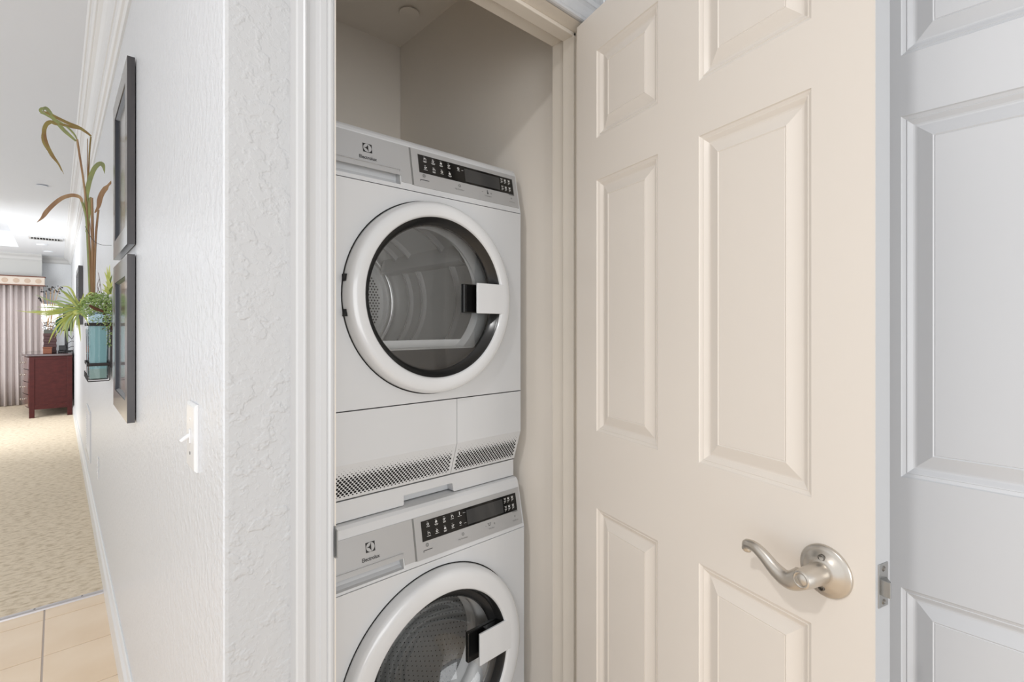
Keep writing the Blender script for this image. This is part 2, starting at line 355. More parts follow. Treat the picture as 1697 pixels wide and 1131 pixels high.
# jambs and stops (one frame)
m = MB()
m.box((XR, YF - 0.002, 0), (XR + 0.018, 0.935, ZD + 0.018)); m.box((XL, YF - 0.002, ZD), (XR, 0.935, ZD + 0.018))
build('trim_7', MB().box((XL - 0.0195, YF - 0.002, 0), (XL, 0.935, ZD + 0.018)), M['trim'], kind='structure', bevel=0.0015, label='white left jamb of the closet')
jamb = build('trim_6', m, M['jamb'], kind='structure', bevel=0.001, seg=1, label='cream door jamb of the closet')
m = MB(); m.box((XR - 0.010, 0.850, 0), (XR, 0.888, ZD)); m.box((XL, 0.850, 0), (XL + 0.010, 0.888, ZD)); m.box((XL, 0.850, ZD - 0.010), (XR, 0.888, ZD))
build('door_stop', m, M['jamb'], jamb, bevel=0.002)
m = MB()
for y, zz in ((0, 0),):
    m.tube([(0.3412, 0.834, 0.884), (0.3412, 0.834, 0.936)], 0.001, 4)
    prof = [(0.3405, 0.838), (0.3405, 0.815), (0.3400, 0.804), (0.3392, 0.797), (0.3385, 0.7945)]
    for i in range(len(prof) - 1):
        z0, z1 = 0.886 - 0 * i, 0.934
        sh = 0.004 if i > 1 else 0
        m.add([(prof[i][0], prof[i][1], 0.884 + sh), (prof[i + 1][0], prof[i + 1][1], 0.884 + sh), (prof[i + 1][0], prof[i + 1][1], 0.936 - sh), (prof[i][0], prof[i][1], 0.936 - sh),
               (prof[i][0] + 0.002, prof[i][1], 0.884 + sh), (prof[i + 1][0] + 0.002, prof[i + 1][1], 0.884 + sh), (prof[i + 1][0] + 0.002, prof[i + 1][1], 0.936 - sh), (prof[i][0] + 0.002, prof[i][1], 0.936 - sh)],
              [(0, 1, 2, 3), (4, 5, 6, 7), (0, 4, 5, 1), (3, 7, 6, 2), (0, 3, 7, 4), (1, 5, 6, 2)])
build('strike_plate', m, M['latch'], jamb, smooth=40, label='metal strike plate on the left jamb')

# ------------------------------------------------------------------ doors
COLS = [(0.082, 0.287), (0.392, 0.601)]; ROWS = [(0.235, 0.833), (1.018, 1.621), (1.723, 1.933)]
DW, DH0, DH1, DT = 0.686, 0.012, 2.032, 0.035
PROF = [(0, 0), (0.0015, 0.0022), (0.0065, 0.0045), (0.0075, 0.0038), (0.009, 0.0046), (0.015, 0.0088), (0.0175, 0.0095), (0.020, 0.0092), (0.0405, 0.0022), (0.0425, 0.0035), (0.0435, 0.0028)]
def six_panel(rt, mfront, mback, inst):
    m = MB()
    xs = [0] + [c for p in COLS for c in p] + [DW]; zs = [DH0] + [c for p in ROWS for c in p] + [DH1]
    for yy, mi in ((0, 0), (DT, 1)):
        for i in range(len(xs) - 1):
            for j in range(len(zs) - 1):
                if i % 2 == 1 and j % 2 == 1: continue
                q = [(xs[i], yy, zs[j]), (xs[i + 1], yy, zs[j]), (xs[i + 1], yy, zs[j + 1]), (xs[i], yy, zs[j + 1])]
                m.add(q, [(0, 1, 2, 3) if mi == 0 else (3, 2, 1, 0)], mi)
    e = [(0, 0, DH0), (DW, 0, DH0), (DW, DT, DH0), (0, DT, DH0), (0, 0, DH1), (DW, 0, DH1), (DW, DT, DH1), (0, DT, DH1)]
    m.add(e, [(3, 2, 1, 0), (4, 5, 6, 7), (1, 2, 6, 5), (3, 0, 4, 7)], 1)
    build('slab', m, [mfront, mback], rt)
    for (a, b) in COLS:
        for (z0, z1) in ROWS:
            m = MB()
            for side, mi in ((0, 0), (1, 1)):
                rings = []
                for (ins, d) in PROF:
                    yy = d if side == 0 else DT - d
                    rings.append([(a + ins, yy, z0 + ins), (b - ins, yy, z0 + ins), (b - ins, yy, z1 - ins), (a + ins, yy, z1 - ins)])
                for k in range(len(rings) - 1):
                    for q in range(4):
                        m.add([rings[k][q], rings[k][(q + 1) % 4], rings[k + 1][(q + 1) % 4], rings[k + 1][q]], [(0, 1, 2, 3)], mi)
                m.add(rings[-1], [(0, 1, 2, 3)], mi)
            build('panel', m, [mfront, mback], rt)
d1 = root('door_1', (HX, HY, 0), 'open cream six-panel closet door with a nickel lever', 'door', kind='structure', rz=math.atan2(-0.964, -0.2655), local=True)
six_panel(d1, M['cream'], M['edge'], 1)
# lever set in door coordinates: x along the door, -y out of the visible face
LS, LZ = 0.6225, 0.920
h = bpy.data.objects.new('lever_handle', None); h.empty_display_size = 0.03; sc.collection.objects.link(h); h.parent = d1; h.location = (LS, 0, LZ); ORI[h.name] = Vector((LS, 0, LZ))
AX = (0, -1, 0)
build('rosette', MB().lathe((LS, 0, LZ), AX, [(0.0365, 0), (0.0365, 0.003), (0.0345, 0.0050), (0.0305, 0.0060), (0.0285, 0.0068), (0.0225, 0.0120), (0.0185, 0.0145), (0.0165, 0.0150)], 56, cap0=True, cap1=True), M['nickel'], h, smooth=50)
build('hub', MB().lathe((LS, 0, LZ), AX, [(0.0148, 0.0135), (0.0148, 0.030), (0.0140, 0.046), (0.0132, 0.054), (0.0120, 0.0580), (0.0100, 0.0592), (0.0086, 0.0588), (0.0080, 0.0575), (0.0070, 0.0580), (0.004, 0.0590), (0.0008, 0.0594)], 40, cap1=True), M['nickel'], h, smooth=40)
for dz in (0.0215, -0.0205):
    build('screw', MB().lathe((LS + 0.001, -0.0108, LZ + dz), AX, [(0.0048, 0.0), (0.0048, 0.0035), (0.0036, 0.0040), (0.0034, 0.0012), (0.001, 0.001)], 16, cap0=True, cap1=True), M['screw'], h, smooth=40)
def bez(pts, n=6):
    pts = [Vector(p) for p in pts]; out = []
    for i in range(len(pts) - 1):
        p0 = pts[max(i - 1, 0)]; p1 = pts[i]; p2 = pts[i + 1]; p3 = pts[min(i + 2, len(pts) - 1)]
        for k in range(n):
            t = k / n
            out.append(0.5 * ((2 * p1) + (p2 - p0) * t + (2 * p0 - 5 * p1 + 4 * p2 - p3) * t * t + (3 * p1 - p0 - 3 * p2 + p3) * t ** 3))
    out.append(pts[-1]); return out
LP = bez([(0.618, -0.049, 0.9185), (0.604, -0.049, 0.9085), (0.590, -0.049, 0.9080), (0.575, -0.049, 0.9150), (0.560, -0.049, 0.9255), (0.546, -0.049, 0.9325), (0.533, -0.048, 0.9325), (0.5255, -0.046, 0.9275), (0.5265, -0.043, 0.9215), (0.5310, -0.041, 0.9215)], 5)
nL = len(LP)
rr = []
for i in range(nL):
    t = i / (nL - 1)
    rr.append(0.0095 * (1 - t) ** 1.2 + 0.0052 if t < 0.9 else 0.0052 * (1.05 - (t - 0.9) * 3))
build('lever', MB().tube(LP, rr, 14, flat=0.72, up=(0, 0.001, 1)), M['nickel'], h, smooth=60)
# latch on the door edge
m = MB().box((DW - 0.0005, 0.006, 0.896), (DW + 0.0012, 0.029, 0.954))
lp = build('latch_plate', m, M['latch'], d1, bevel=0.004)
build('latch_bolt', MB().prism([(DW, 0.010), (DW + 0.0125, 0.010), (DW + 0.0125, 0.0125), (DW + 0.001, 0.0255), (DW, 0.0255)], 'z', 0.9135, 0.9345), M['latch'], lp, bevel=0.0008, label='silver spring bolt')
for zz in (0.903, 0.947): build('screw', MB().lathe((DW + 0.0012, 0.0175, zz), (1, 0, 0), [(0.0038, 0), (0.0030, 0.0010), (0.001, 0.0002)], 12, cap1=True), M['screw'], lp)
for zz in (1.78, 1.00, 0.22):
    build('hinge', MB().tube([(-0.004, 0.036, zz), (-0.004, 0.036, zz + 0.09)], 0.006, 10).box((-0.003, 0.002, zz), (-0.0005, 0.034, zz + 0.09)), M['jamb'], d1)
d2 = root('door_2', (1.040, 0.252, 0), 'white six-panel door standing against the right wall', 'door', kind='structure', rz=-math.pi / 2, local=True)
six_panel(d2, M['whitedoor'], M['whitedoor'], 2)

# ------------------------------------------------------------------ appliances
XA, XB = 0.415, 1.012; K = 0.19
def machine(name, label, zb, zfl, zf0, zf1, zt, y0, yb, cx, cz, rb, rh, is_dryer):
    """zb bottom of front panel, zfl fascia seam, fascia plane y = y0+.002+K(z-zf0)"""
    R0 = root(name, ((XA + XB) / 2, (y0 + yb) / 2, 0.0 if not is_dryer else 0.871), label, 'appliance')
    def fy(z, off=0.0): return y0 + 0.004 + K * (z - zf0) - off
    nrm = Vector((0, -1, K)).normalized(); upv = Vector((0, K, 1)).normalized()
    def fp(x, z, off=0.0): return Vector((x, fy(z), z)) + nrm * off
    zlow = 0.872 if is_dryer else 0.02
    ylow = y0 + 0.029 if is_dryer else y0
    prof = [(ylow, zlow)] + ([(y0, 0.960)] if is_dryer else []) + [(y0, zfl), (fy(zf1 + 0.004), zf1 + 0.004), (fy(zf1 + 0.004) + 0.004, zt - 0.009), (fy(zf1) + 0.011, zt - 0.002), (fy(zf1) + 0.022, zt), (yb, zt), (yb, zlow)]
    m = MB()
    for xx in (XA, XB): m.add([(xx, p[0], p[1]) for p in prof], [tuple(range(len(prof)))])
    nn = len(prof)
    start = 3 if is_dryer else 2
    for i in range(start, nn):
        a, b = prof[i], prof[(i + 1) % nn]
        m.add([(XA, a[0], a[1]), (XB, a[0], a[1]), (XB, b[0], b[1]), (XA, b[0], b[1])], [(0, 1, 2, 3)])
    build('cabinet', m, M['appl'], R0, smooth=30)
    # front panel with round opening
    fpn = MB().hole_plate(XA + 0.0008, XB - 0.0008, zb + 0.0012, zfl - (0.0012 if is_dryer else 0.0004), y0, cx, cz, rb - 0.02)
    for (x0, x1, z) in ((XA, XB, zfl - (0.0012 if is_dryer else 0.0004)), (XA, XB, zb + 0.0012)):
        fpn.add([(x0, y0, z), (x1, y0, z), (x1, y0 + 0.01, z), (x0, y0 + 0.01, z)], [(0, 1, 2, 3)])
    build('front_panel', fpn, M['appl'], R0)
    # fascia with recessed pull
    sg_ = 0.0012 if is_dryer else 0.0004
    xr = 0.614; zr0, zr1 = zf0 - 0.002, zf0 + 0.0225
    m = MB()
    for (x0, x1, z0, z1) in ((XA, XB, zfl + sg_, zr0), (XA, XA + 0.006, zr0, zr1), (xr, XB, zr0, zr1), (XA, XB, zr1, zf1 + 0.004)):
        m.add([fp(x0, z0), fp(x1, z0), fp(x1, z1), fp(x0, z1)], [(0, 1, 2, 3)])
    m.add([fp(XA, zfl + sg_), fp(XB, zfl + sg_), (XB, y0 + 0.02, zfl + sg_), (XA, y0 + 0.02, zfl + sg_)], [(0, 1, 2, 3)])
    x0 = XA + 0.006
    ar = [(0.0, zr0), (0.010, zr0 + 0.001), (0.019, zr0 + 0.006), (0.024, zr0 + 0.014), (0.025, zr1 + 0.012), (0.002, zr1 + 0.012)]
    for i in range(len(ar) - 1):
        a, b = ar[i], ar[i + 1]
        m.add([(x0, fy(zr0) + a[0], a[1]), (xr, fy(zr0) + a[0], a[1]), (xr, fy(zr0) + b[0], b[1]), (x0, fy(zr0) + b[0], b[1])], [(0, 1, 2, 3)])
    for xx in (x0, xr): m.add([(xx, fy(zr0) + a[0], a[1]) for a in ar] + [tuple(fp(xx, zr1))], [tuple(range(len(ar) + 1))])
    build('fascia', m, M['appl'], R0, smooth=30)
    def slab(mb, x0, x1, z0, z1, o0, o1, mi=0):
        v = [fp(x0, z0, o0), fp(x1, z0, o0), fp(x1, z1, o0), fp(x0, z1, o0), fp(x0, z0, o1), fp(x1, z0, o1), fp(x1, z1, o1), fp(x0, z1, o1)]
        mb.add(v, [(4, 5, 6, 7), (0, 1, 5, 4), (1, 2, 6, 5), (2, 3, 7, 6), (3, 0, 4, 7)], mi); return mb
    # drawer front: L-shaped silver plate
    xd = 0.646
    zL0 = zr1 - 0.001
    poly = [(XA + 0.004, zL0), (xr + 0.003, zL0), (xr + 0.003, zf0 + 0.005), (xd, zf0 + 0.005), (xd, zf1), (XA + 0.004, zf1)]
    m = MB(); k = len(poly)
    m.add([fp(x, z, 0.0014) for x, z in poly], [tuple(range(k))])
    m.add([fp(x, z, 0.0) for x, z in poly] + [fp(x, z, 0.0014) for x, z in poly], [(i, (i + 1) % k, k + (i + 1) % k, k + i) for i in range(k)])
    dr = build('drawer_front', m, M['fascia'], R0)
    m = slab(MB(), xd, xd + 0.0052, zf0 + 0.004, zf1, -0.0005, 0.0006)
    build('drawer_gap', m, M['gap'] if False else M['greyink'], dr)
    cp = build('control_panel', slab(MB(), xd + 0.0052, 1.008, zf0 + 0.003, zf1, 0, 0.0015), M['fascia'], R0)
    # emblem: black square, pale circle, black three-armed shape
    ex, ez = (0.533, zf1 - 0.0322)
    e = MB(); s_ = 0.0115
    slab(e, ex - s_, ex + s_, ez - s_ * 0.93, ez + s_ * 0.93, 0.0015, 0.0018, 0)
    e.disc(fp(ex, ez, 0.0020), (1, 0, 0), upv, s_ * 0.90, 32, 1)
    r = s_ * 0.90
    def arc(p, q, bulge, n=8):
        p = Vector(p); q = Vector(q); mid = (p + q) / 2; d = (q - p); nn_ = Vector((-d.y, d.x)).normalized()
        return [p + d * (i / n) + nn_ * bulge * math.sin(math.pi * i / n) for i in range(n)]
    tri = arc((-r, 0), (0.20 * r, r * 0.98), -0.30 * r) + arc((0.20 * r, r * 0.98), (0.20 * r, -r * 0.98), 0.0, 2) + arc((0.20 * r, -r * 0.98), (-r, 0), -0.30 * r)
    cen = fp(ex, ez, 0.0022)
    tv = [cen + Vector((1, 0, 0)) * p.x + upv * p.y for p in tri]; kk = len(tv)
    c0 = cen + Vector((1, 0, 0)) * (0.0 * r)
    e.add([c0] + tv, [(0, 1 + i, 1 + (i + 1) % kk) for i in range(kk)], 0)
    build('emblem', e, [M['ink'], M['fascia']], dr, label='black square emblem with a pale circle')
    def lettering(body, x, z, size, mt, par, bold=0.0, nm='lettering', sx=1.0):
        vs, fs = text_mesh(body, size, bold=bold)
        e = MB().add([fp(x, z, 0.0024) + Vector((1, 0, 0)) * v.x * sx + upv * v.y for v in vs], fs)
        build(nm, e, mt, par)
    lettering('Electrolux', 0.532, ez - 0.0245, 0.0118, M['ink'], dr, 0.00012, sx=0.90)
    # black display
    zq0, zq1 = zf1 - 0.0605, zf1 - 0.0125
    dsp = build('display', slab(MB(), 0.6705, 0.9935, zq0, zq1, 0.0012, 0.0022), M['black'], R0)
    lc = slab(MB(), 0.816 - (0.004 if not is_dryer else 0), 0.941, zq0 + 0.005, zq1 - 0.006, 0.0022, 0.0026)
    build('screen', lc, M['lcd'], dsp)
    ic = MB(); random.seed(11 if is_dryer else 12)
    def ring_(x, z, r, n=12): ic.disc(fp(x, z, 0.0025), (1, 0, 0), upv, r, n, 0, ring=0.55)
    def bar(x, z, wd, ht=0.0009, o=0.0025): slab(ic, x - wd / 2, x + wd / 2, z - ht / 2, z + ht / 2, 0.0021, o)
    for r_ in (0, 1):
        for c_ in range(4):
            x = 0.690 + 0.0249 * c_; z = zq1 - 0.0105 - 0.0225 * r_
            kind = (c_ + 3 * r_ + (0 if is_dryer else 1)) % 4
            if kind == 0: bar(x - 0.002, z + 0.001, 0.0016, 0.006); bar(x + 0.0005, z + 0.003, 0.005, 0.0014); bar(x + 0.0035, z, 0.0014, 0.004)
            elif kind == 1: ring_(x, z + 0.0005, 0.0034)
            elif kind == 2:
                bar(x, z, 0.006, 0.004); bar(x, z + 0.003, 0.003, 0.0018)
            else: ring_(x - 0.001, z, 0.003); bar(x + 0.002, z + 0.0015, 0.0035, 0.002)
            bar(x, z - 0.0052, 0.0105 + random.uniform(-0.002, 0.002), 0.0011)
            if random.random() < 0.6: bar(x, z - 0.0074, 0.008, 0.0010)
            bar(x - 0.001, z + 0.0062, 0.005, 0.0004)
    if is_dryer: ring_(0.7955, zq1 - 0.011, 0.0036); bar(0.7955, zq1 - 0.017, 0.008); bar(0.809, zq1 - 0.0135, 0.006)
    else:
        bar(0.789, zq1 - 0.008, 0.0022, 0.008); bar(0.789, zq1 - 0.015, 0.012); bar(0.804, zq1 - 0.010, 0.008, 0.0007)
        ring_(0.789, zq1 - 0.032, 0.003); bar(0.789, zq1 - 0.038, 0.006); bar(0.804, zq1 - 0.036, 0.008, 0.0007)
    for x in (0.951, 0.964, 0.979):
        for z in (zq1 - 0.012, zq1 - 0.034):
            bar(x, z + 0.005, 0.008, 0.0012); bar(x, z + 0.002, 0.006, 0.003 if x > 0.96 else 0.001); bar(x, z - 0.002, 0.0085, 0.0010); bar(x, z - 0.0045, 0.006, 0.0010); bar(x - 0.003, z - 0.007, 0.003, 0.001)
    build('display_icons', ic, M['whiteink'], dsp, kind='stuff')
    ic = MB(); zz = zf0 + 0.0325
    ring_(0.683, zz + 0.001, 0.0045, 16); bar(0.683, zz + 0.001, 0.0006, 0.004)
    ring_(0.7935, zz - 0.003, 0.004, 14)
    bar(0.8755 - 0.003, zz - 0.004, 0.004, 0.0007); bar(0.9058 - 0.002, zz - 0.004, 0.005, 0.0008); bar(0.9058 - 0.002, zz - 0.004, 0.0008, 0.005)
    bar(0.9827, zz - 0.004, 0.0008, 0.005); bar(0.980, zz - 0.004, 0.0008, 0.004)
    build('panel_marks', ic, M['greyink'], cp, kind='stuff')
    ic = MB(); bar(0.684, zz - 0.0105, 0.026, 0.0011); bar(0.6714, zz - 0.0125, 0.0010, 0.004)
    bar(0.984, zq0 - 0.002, 0.020, 0.0010)
    if is_dryer: ring_(0.8911, zz - 0.0055, 0.0024); bar(0.8911, zz - 0.0055, 0.003, 0.003); bar(0.8911, zz - 0.0005, 0.0016, 0.008)
    else:
        bar(0.885, zz - 0.005, 0.005, 0.0008); bar(0.8825, zz - 0.002, 0.0008, 0.006); bar(0.8875, zz - 0.002, 0.0008, 0.006); bar(0.881, zz + 0.001, 0.003, 0.0008); bar(0.889, zz + 0.001, 0.003, 0.0008)
    build('button_marks', ic, M['ink'], cp, kind='stuff')
    lettering('My Favorites', 0.7925, zz - 0.0135, 0.0058, M['greyink'], cp)
    lettering('Temperature' if is_dryer else 'Time Save', 0.891, zz - 0.0135, 0.0050, M['greyink'], cp)
    lettering('Start/Pause', 0.9815, zz - 0.0150, 0.0046, M['greyink'], cp)
    # ---- door
    D = bpy.data.objects.new('door', None); D.empty_display_size = 0.05; sc.collection.objects.link(D); D.parent = R0
    D.location = Vector((cx, y0, cz)) - ORI[R0.name]; ORI[D.name] = Vector((cx, y0, cz))
    AY = (0, -1, 0); C = (cx, y0, cz)
    build('door_gap', MB().lathe(C, AY, [(rb + 0.0025, -0.004), (rb + 0.0025, 0.0012), (rb - 0.02, 0.0012)], 96), M['gap'], D, smooth=30)
    yf = 0.036
    ring = MB().lathe(C, AY, [(rb, 0.001), (rb - 0.0004, 0.014), (rb - 0.0020, 0.024), (rb - 0.006, 0.0305), (rb - 0.011, 0.0335), (rb - 0.017, yf - 0.0008), (rb - 0.022, yf), (rh + 0.005, yf), (rh + 0.002, yf - 0.002), (rh, yf - 0.006)], 120)
    build('ring', ring, M['ring'], D, smooth=50)
    gi = 0.183 if is_dryer else 0.180
    gy = 0.008 if is_dryer else 0.0
    build('gasket', MB().lathe(C, AY, [(rh, yf - 0.006), (rh - 0.003, yf - 0.009), (rh - 0.009, gy + 0.006), (gi, gy), (gi - 0.003, gy - 0.003)], 96), M['gasket'], D, smooth=50)
    if is_dryer:
        build('glass', MB().lathe(C, AY, [(gi, gy + 0.001), (0.15, gy - 0.002), (0.10, gy - 0.005), (0.05, gy - 0.007), (0.001, gy - 0.0075)], 72), M['glass'], D, smooth=60)
    else:
        build('glass', MB().lathe(C, AY, [(gi, gy + 0.001), (0.165, gy - 0.006), (0.14, gy - 0.030), (0.12, gy - 0.055), (0.08, gy - 0.075), (0.04, gy - 0.082), (0.001, gy - 0.084)], 72), M['bowl'], D, smooth=60)
    hz0, hz1 = cz - 0.038, cz + 0.043
    if not is_dryer: hz0, hz1 = cz - 0.020, cz + 0.063
    hxl = cx + (0.113 if is_dryer else 0.107)
    xq = lambda z: cx + math.sqrt(max(0.0, (rh + 0.012) ** 2 - (z - cz) ** 2))
    m = MB(); ns = 10; fr = []; bk = []
    zz_ = [hz0 + (hz1 - hz0) * i / ns for i in range(ns + 1)]
    for z in zz_: fr += [(hxl, y0 - yf - 0.0012, z), (xq(z), y0 - yf - 0.0004, z)]; bk += [(hxl, y0 - yf + 0.005, z), (xq(z), y0 - yf + 0.006, z)]
    o2 = len(fr); fs = []
    for i in range(ns): fs += [(2 * i, 2 * i + 1, 2 * i + 3, 2 * i + 2), (o2 + 2 * i + 2, o2 + 2 * i + 3, o2 + 2 * i + 1, o2 + 2 * i), (2 * i, 2 * i + 2, o2 + 2 * i + 2, o2 + 2 * i)]
    fs += [(0, o2, o2 + 1, 1), (2 * ns, 2 * ns + 1, o2 + 2 * ns + 1, o2 + 2 * ns)]
    m.add(fr + bk, fs)
    build('handle', m, M['ring'], D, bevel=0.0015)
    m = MB()
    m.box((cx + 0.088, y0 - 0.010, hz0 + 0.002), (cx + 0.19, y0 + 0.002, hz1 - 0.002))  # black block standing in for the handle's dark reflection in the glass
    build('handle_reflection', m, M['black'], D, bevel=0.002)
    build('grip_backing', MB().box((cx + 0.135, y0 - yf + 0.006, hz0 + 0.002), (cx + 0.195, y0 - 0.0105, hz1 - 0.002)), M['black'], D, bevel=0.002)
    if is_dryer:
        for z in (cz + 0.036, cz - 0.042):
            a = math.asin((z - cz) / rb)
            build('hinge_slot', MB().box((cx - rb * math.cos(a) + 0.0005 - 0.004, y0 - 0.016, z - 0.008), (cx - rb * math.cos(a) + 0.004, y0 - 0.002, z + 0.008)), M['gap'], D)
    # ---- inside
    I = bpy.data.objects.new('drum_cavity', None); I.empty_display_size = 0.05; sc.collection.objects.link(I); I.parent = R0
    I.location = Vector((cx, y0 + 0.1, cz)) - ORI[R0.name]; ORI[I.name] = Vector((cx, y0 + 0.1, cz))
    BY = (0, 1, 0); dz = 0.012
    if is_dryer:
        build('door_tunnel', MB().lathe(C, BY, [(rb - 0.02, 0.001), (0.196, 0.010), (0.190, 0.035), (0.184, 0.050)], 72), M['inner'], I, smooth=50)
        build('drum_lip', MB().lathe((cx, y0, cz + dz), BY, [(0.190, 0.046), (0.180, 0.052), (0.176, 0.060), (0.180, 0.068), (0.190, 0.072), (0.225, 0.078)], 72), M['inner'], I, smooth=50)
        prof = [(0.226, 0.078)]
        for yy in (0.20, 0.395, 0.48):
            prof += [(0.226, yy - 0.012), (0.217, yy - 0.005), (0.215, yy), (0.217, yy + 0.005), (0.226, yy + 0.012)]
            build('drum_ridge', MB().lathe((cx, y0 + yy, cz + dz), BY, [(0.2150, -0.0035), (0.2125, -0.0015), (0.2125, 0.0015), (0.2150, 0.0035)], 72), M['chrome'], I, smooth=60)
        prof += [(0.226, 0.585), (0.215, 0.600)]
        build('drum', MB().lathe((cx, y0, cz + dz), BY, prof, 72), M['steel'], I, smooth=50)
        build('back_plate', MB().lathe((cx, y0 + 0.600, cz + dz), BY, [(0.215, 0), (0.190, -0.004), (0.182, 0.003), (0.001, 0.006)], 48), M['inner'], I, smooth=40)
        build('bright_rim', MB().lathe((cx, y0 + 0.600, cz + dz), BY, [(0.216, -0.012), (0.212, -0.018), (0.204, -0.018), (0.198, -0.010), (0.198, 0.0)], 64), M['chrome'], I, smooth=60)
        hm = MB()
        for i in range(-18, 19):
            for j in range(-18, 19):
                x = (i + 0.5 * (j % 2)) * 0.0115; z = j * 0.0100
                if x * x + z * z < 0.165 ** 2: hm.disc((cx + x, y0 + 0.6 + 0.0002, cz + dz + z), (1, 0, 0), (0, 0, 1), 0.0034, 6)
        build('perforations', hm, M['vent'], I, kind='stuff')
        for k in range(3):
            t = math.radians(35 + 120 * k); u = Vector((math.cos(t), 0, math.sin(t))); q = Vector((-math.sin(t), 0, math.cos(t)))
            cc = Vector((cx, 0, cz + dz)); vs = []
            for yy in (y0 + 0.10, y0 + 0.57):
                for (a, b) in ((0.226, -0.035), (0.195, -0.012), (0.188, 0.0), (0.195, 0.012), (0.226, 0.035)): vs.append(cc + u * a + q * b + Vector((0, yy, 0)))
            build('paddle', MB().add(vs, [(i, i + 1, i + 6, i + 5) for i in range(4)] + [(0, 1, 2, 3, 4), (9, 8, 7, 6, 5)]), M['inner'], I, smooth=40)
        zc = cz - 0.128; xx = math.sqrt(0.186 ** 2 - 0.128 ** 2)
        build('filter_housing', MB().box((cx - 0.145, y0 + 0.012, cz - 0.185), (cx + 0.145, y0 + 0.055, zc - 0.003)), M['darkin'], I)
        build('filter_top', MB().box((cx - 0.15, y0 + 0.010, zc - 0.003), (cx + 0.15, y0 + 0.060, zc)).box((cx - 0.13, y0 + 0.058, zc), (cx + 0.13, y0 + 0.075, zc + 0.020), 1), [M['chrome'], M['inner']], I, bevel=0.001)
    else:
        build('door_seal', MB().lathe(C, BY, [(rb - 0.02, 0.002), (0.200, 0.012), (0.196, 0.03), (0.176, 0.045), (0.172, 0.06), (0.180, 0.075), (0.172, 0.085), (0.166, 0.095)], 72), M['inner'], I, smooth=50)
        prof = [(0.166, 0.095), (0.170, 0.10), (0.235, 0.105)] + [(0.235 - 0.0015 * (i % 2), 0.12 + i * 0.015) for i in range(26)] + [(0.20, 0.52), (0.001, 0.50)]
        build('drum', MB().lathe((cx, y0, cz), BY, prof, 72), M['steel'], I, smooth=40)
        for k in range(3):
            t = math.radians(20 + 120 * k); u = Vector((math.cos(t), 0, math.sin(t))); q = Vector((-math.sin(t), 0, math.cos(t)))
            cc = Vector((cx, 0, cz)); vs = []
            for yy, hh in ((y0 + 0.14, 0.20), (y0 + 0.30, 0.165), (y0 + 0.48, 0.20)):
                for (a, b) in ((0.235, -0.045), (hh + 0.01, -0.016), (hh, 0.0), (hh + 0.01, 0.016), (0.235, 0.045)): vs.append(cc + u * a + q * b + Vector((0, yy, 0)))
            build('paddle', MB().add(vs, [(i + 5 * r_, i + 1 + 5 * r_, i + 6 + 5 * r_, i + 5 + 5 * r_) for i in range(4) for r_ in (0, 1)]), M['darkin'], I, smooth=60)
        hm = MB()
        for j in range(24):
            for i in range(90):
                t = 2 * math.pi * (i + 0.5 * (j % 2)) / 90
                u = Vector((math.cos(t), 0, math.sin(t))); q = Vector((-math.sin(t), 0, math.cos(t)))
                hm.disc(Vector((cx, y0 + 0.13 + j * 0.0155, cz)) + u * 0.2325, q, (0, 1, 0), 0.0023, 6)
        build('perforations', hm, M['vent'], I, kind='stuff')
    return R0, fp
dryer, _ = machine('dryer', 'white front-load tumble dryer with a silver control strip, stacked on top', 1.0795, 1.6035, 1.6165, 1.7180, 1.7390, 1.064, 1.70, 0.706, 1.342, 0.241, 0.200, True)
washer, _ = machine('washer', 'white front-load washing machine with a round glass door, under the dryer', 0.10, 0.680, 0.6880, 0.7915, 0.8200, 1.049, 1.70, 0.709, 0.398, 0.262, 0.206, False)

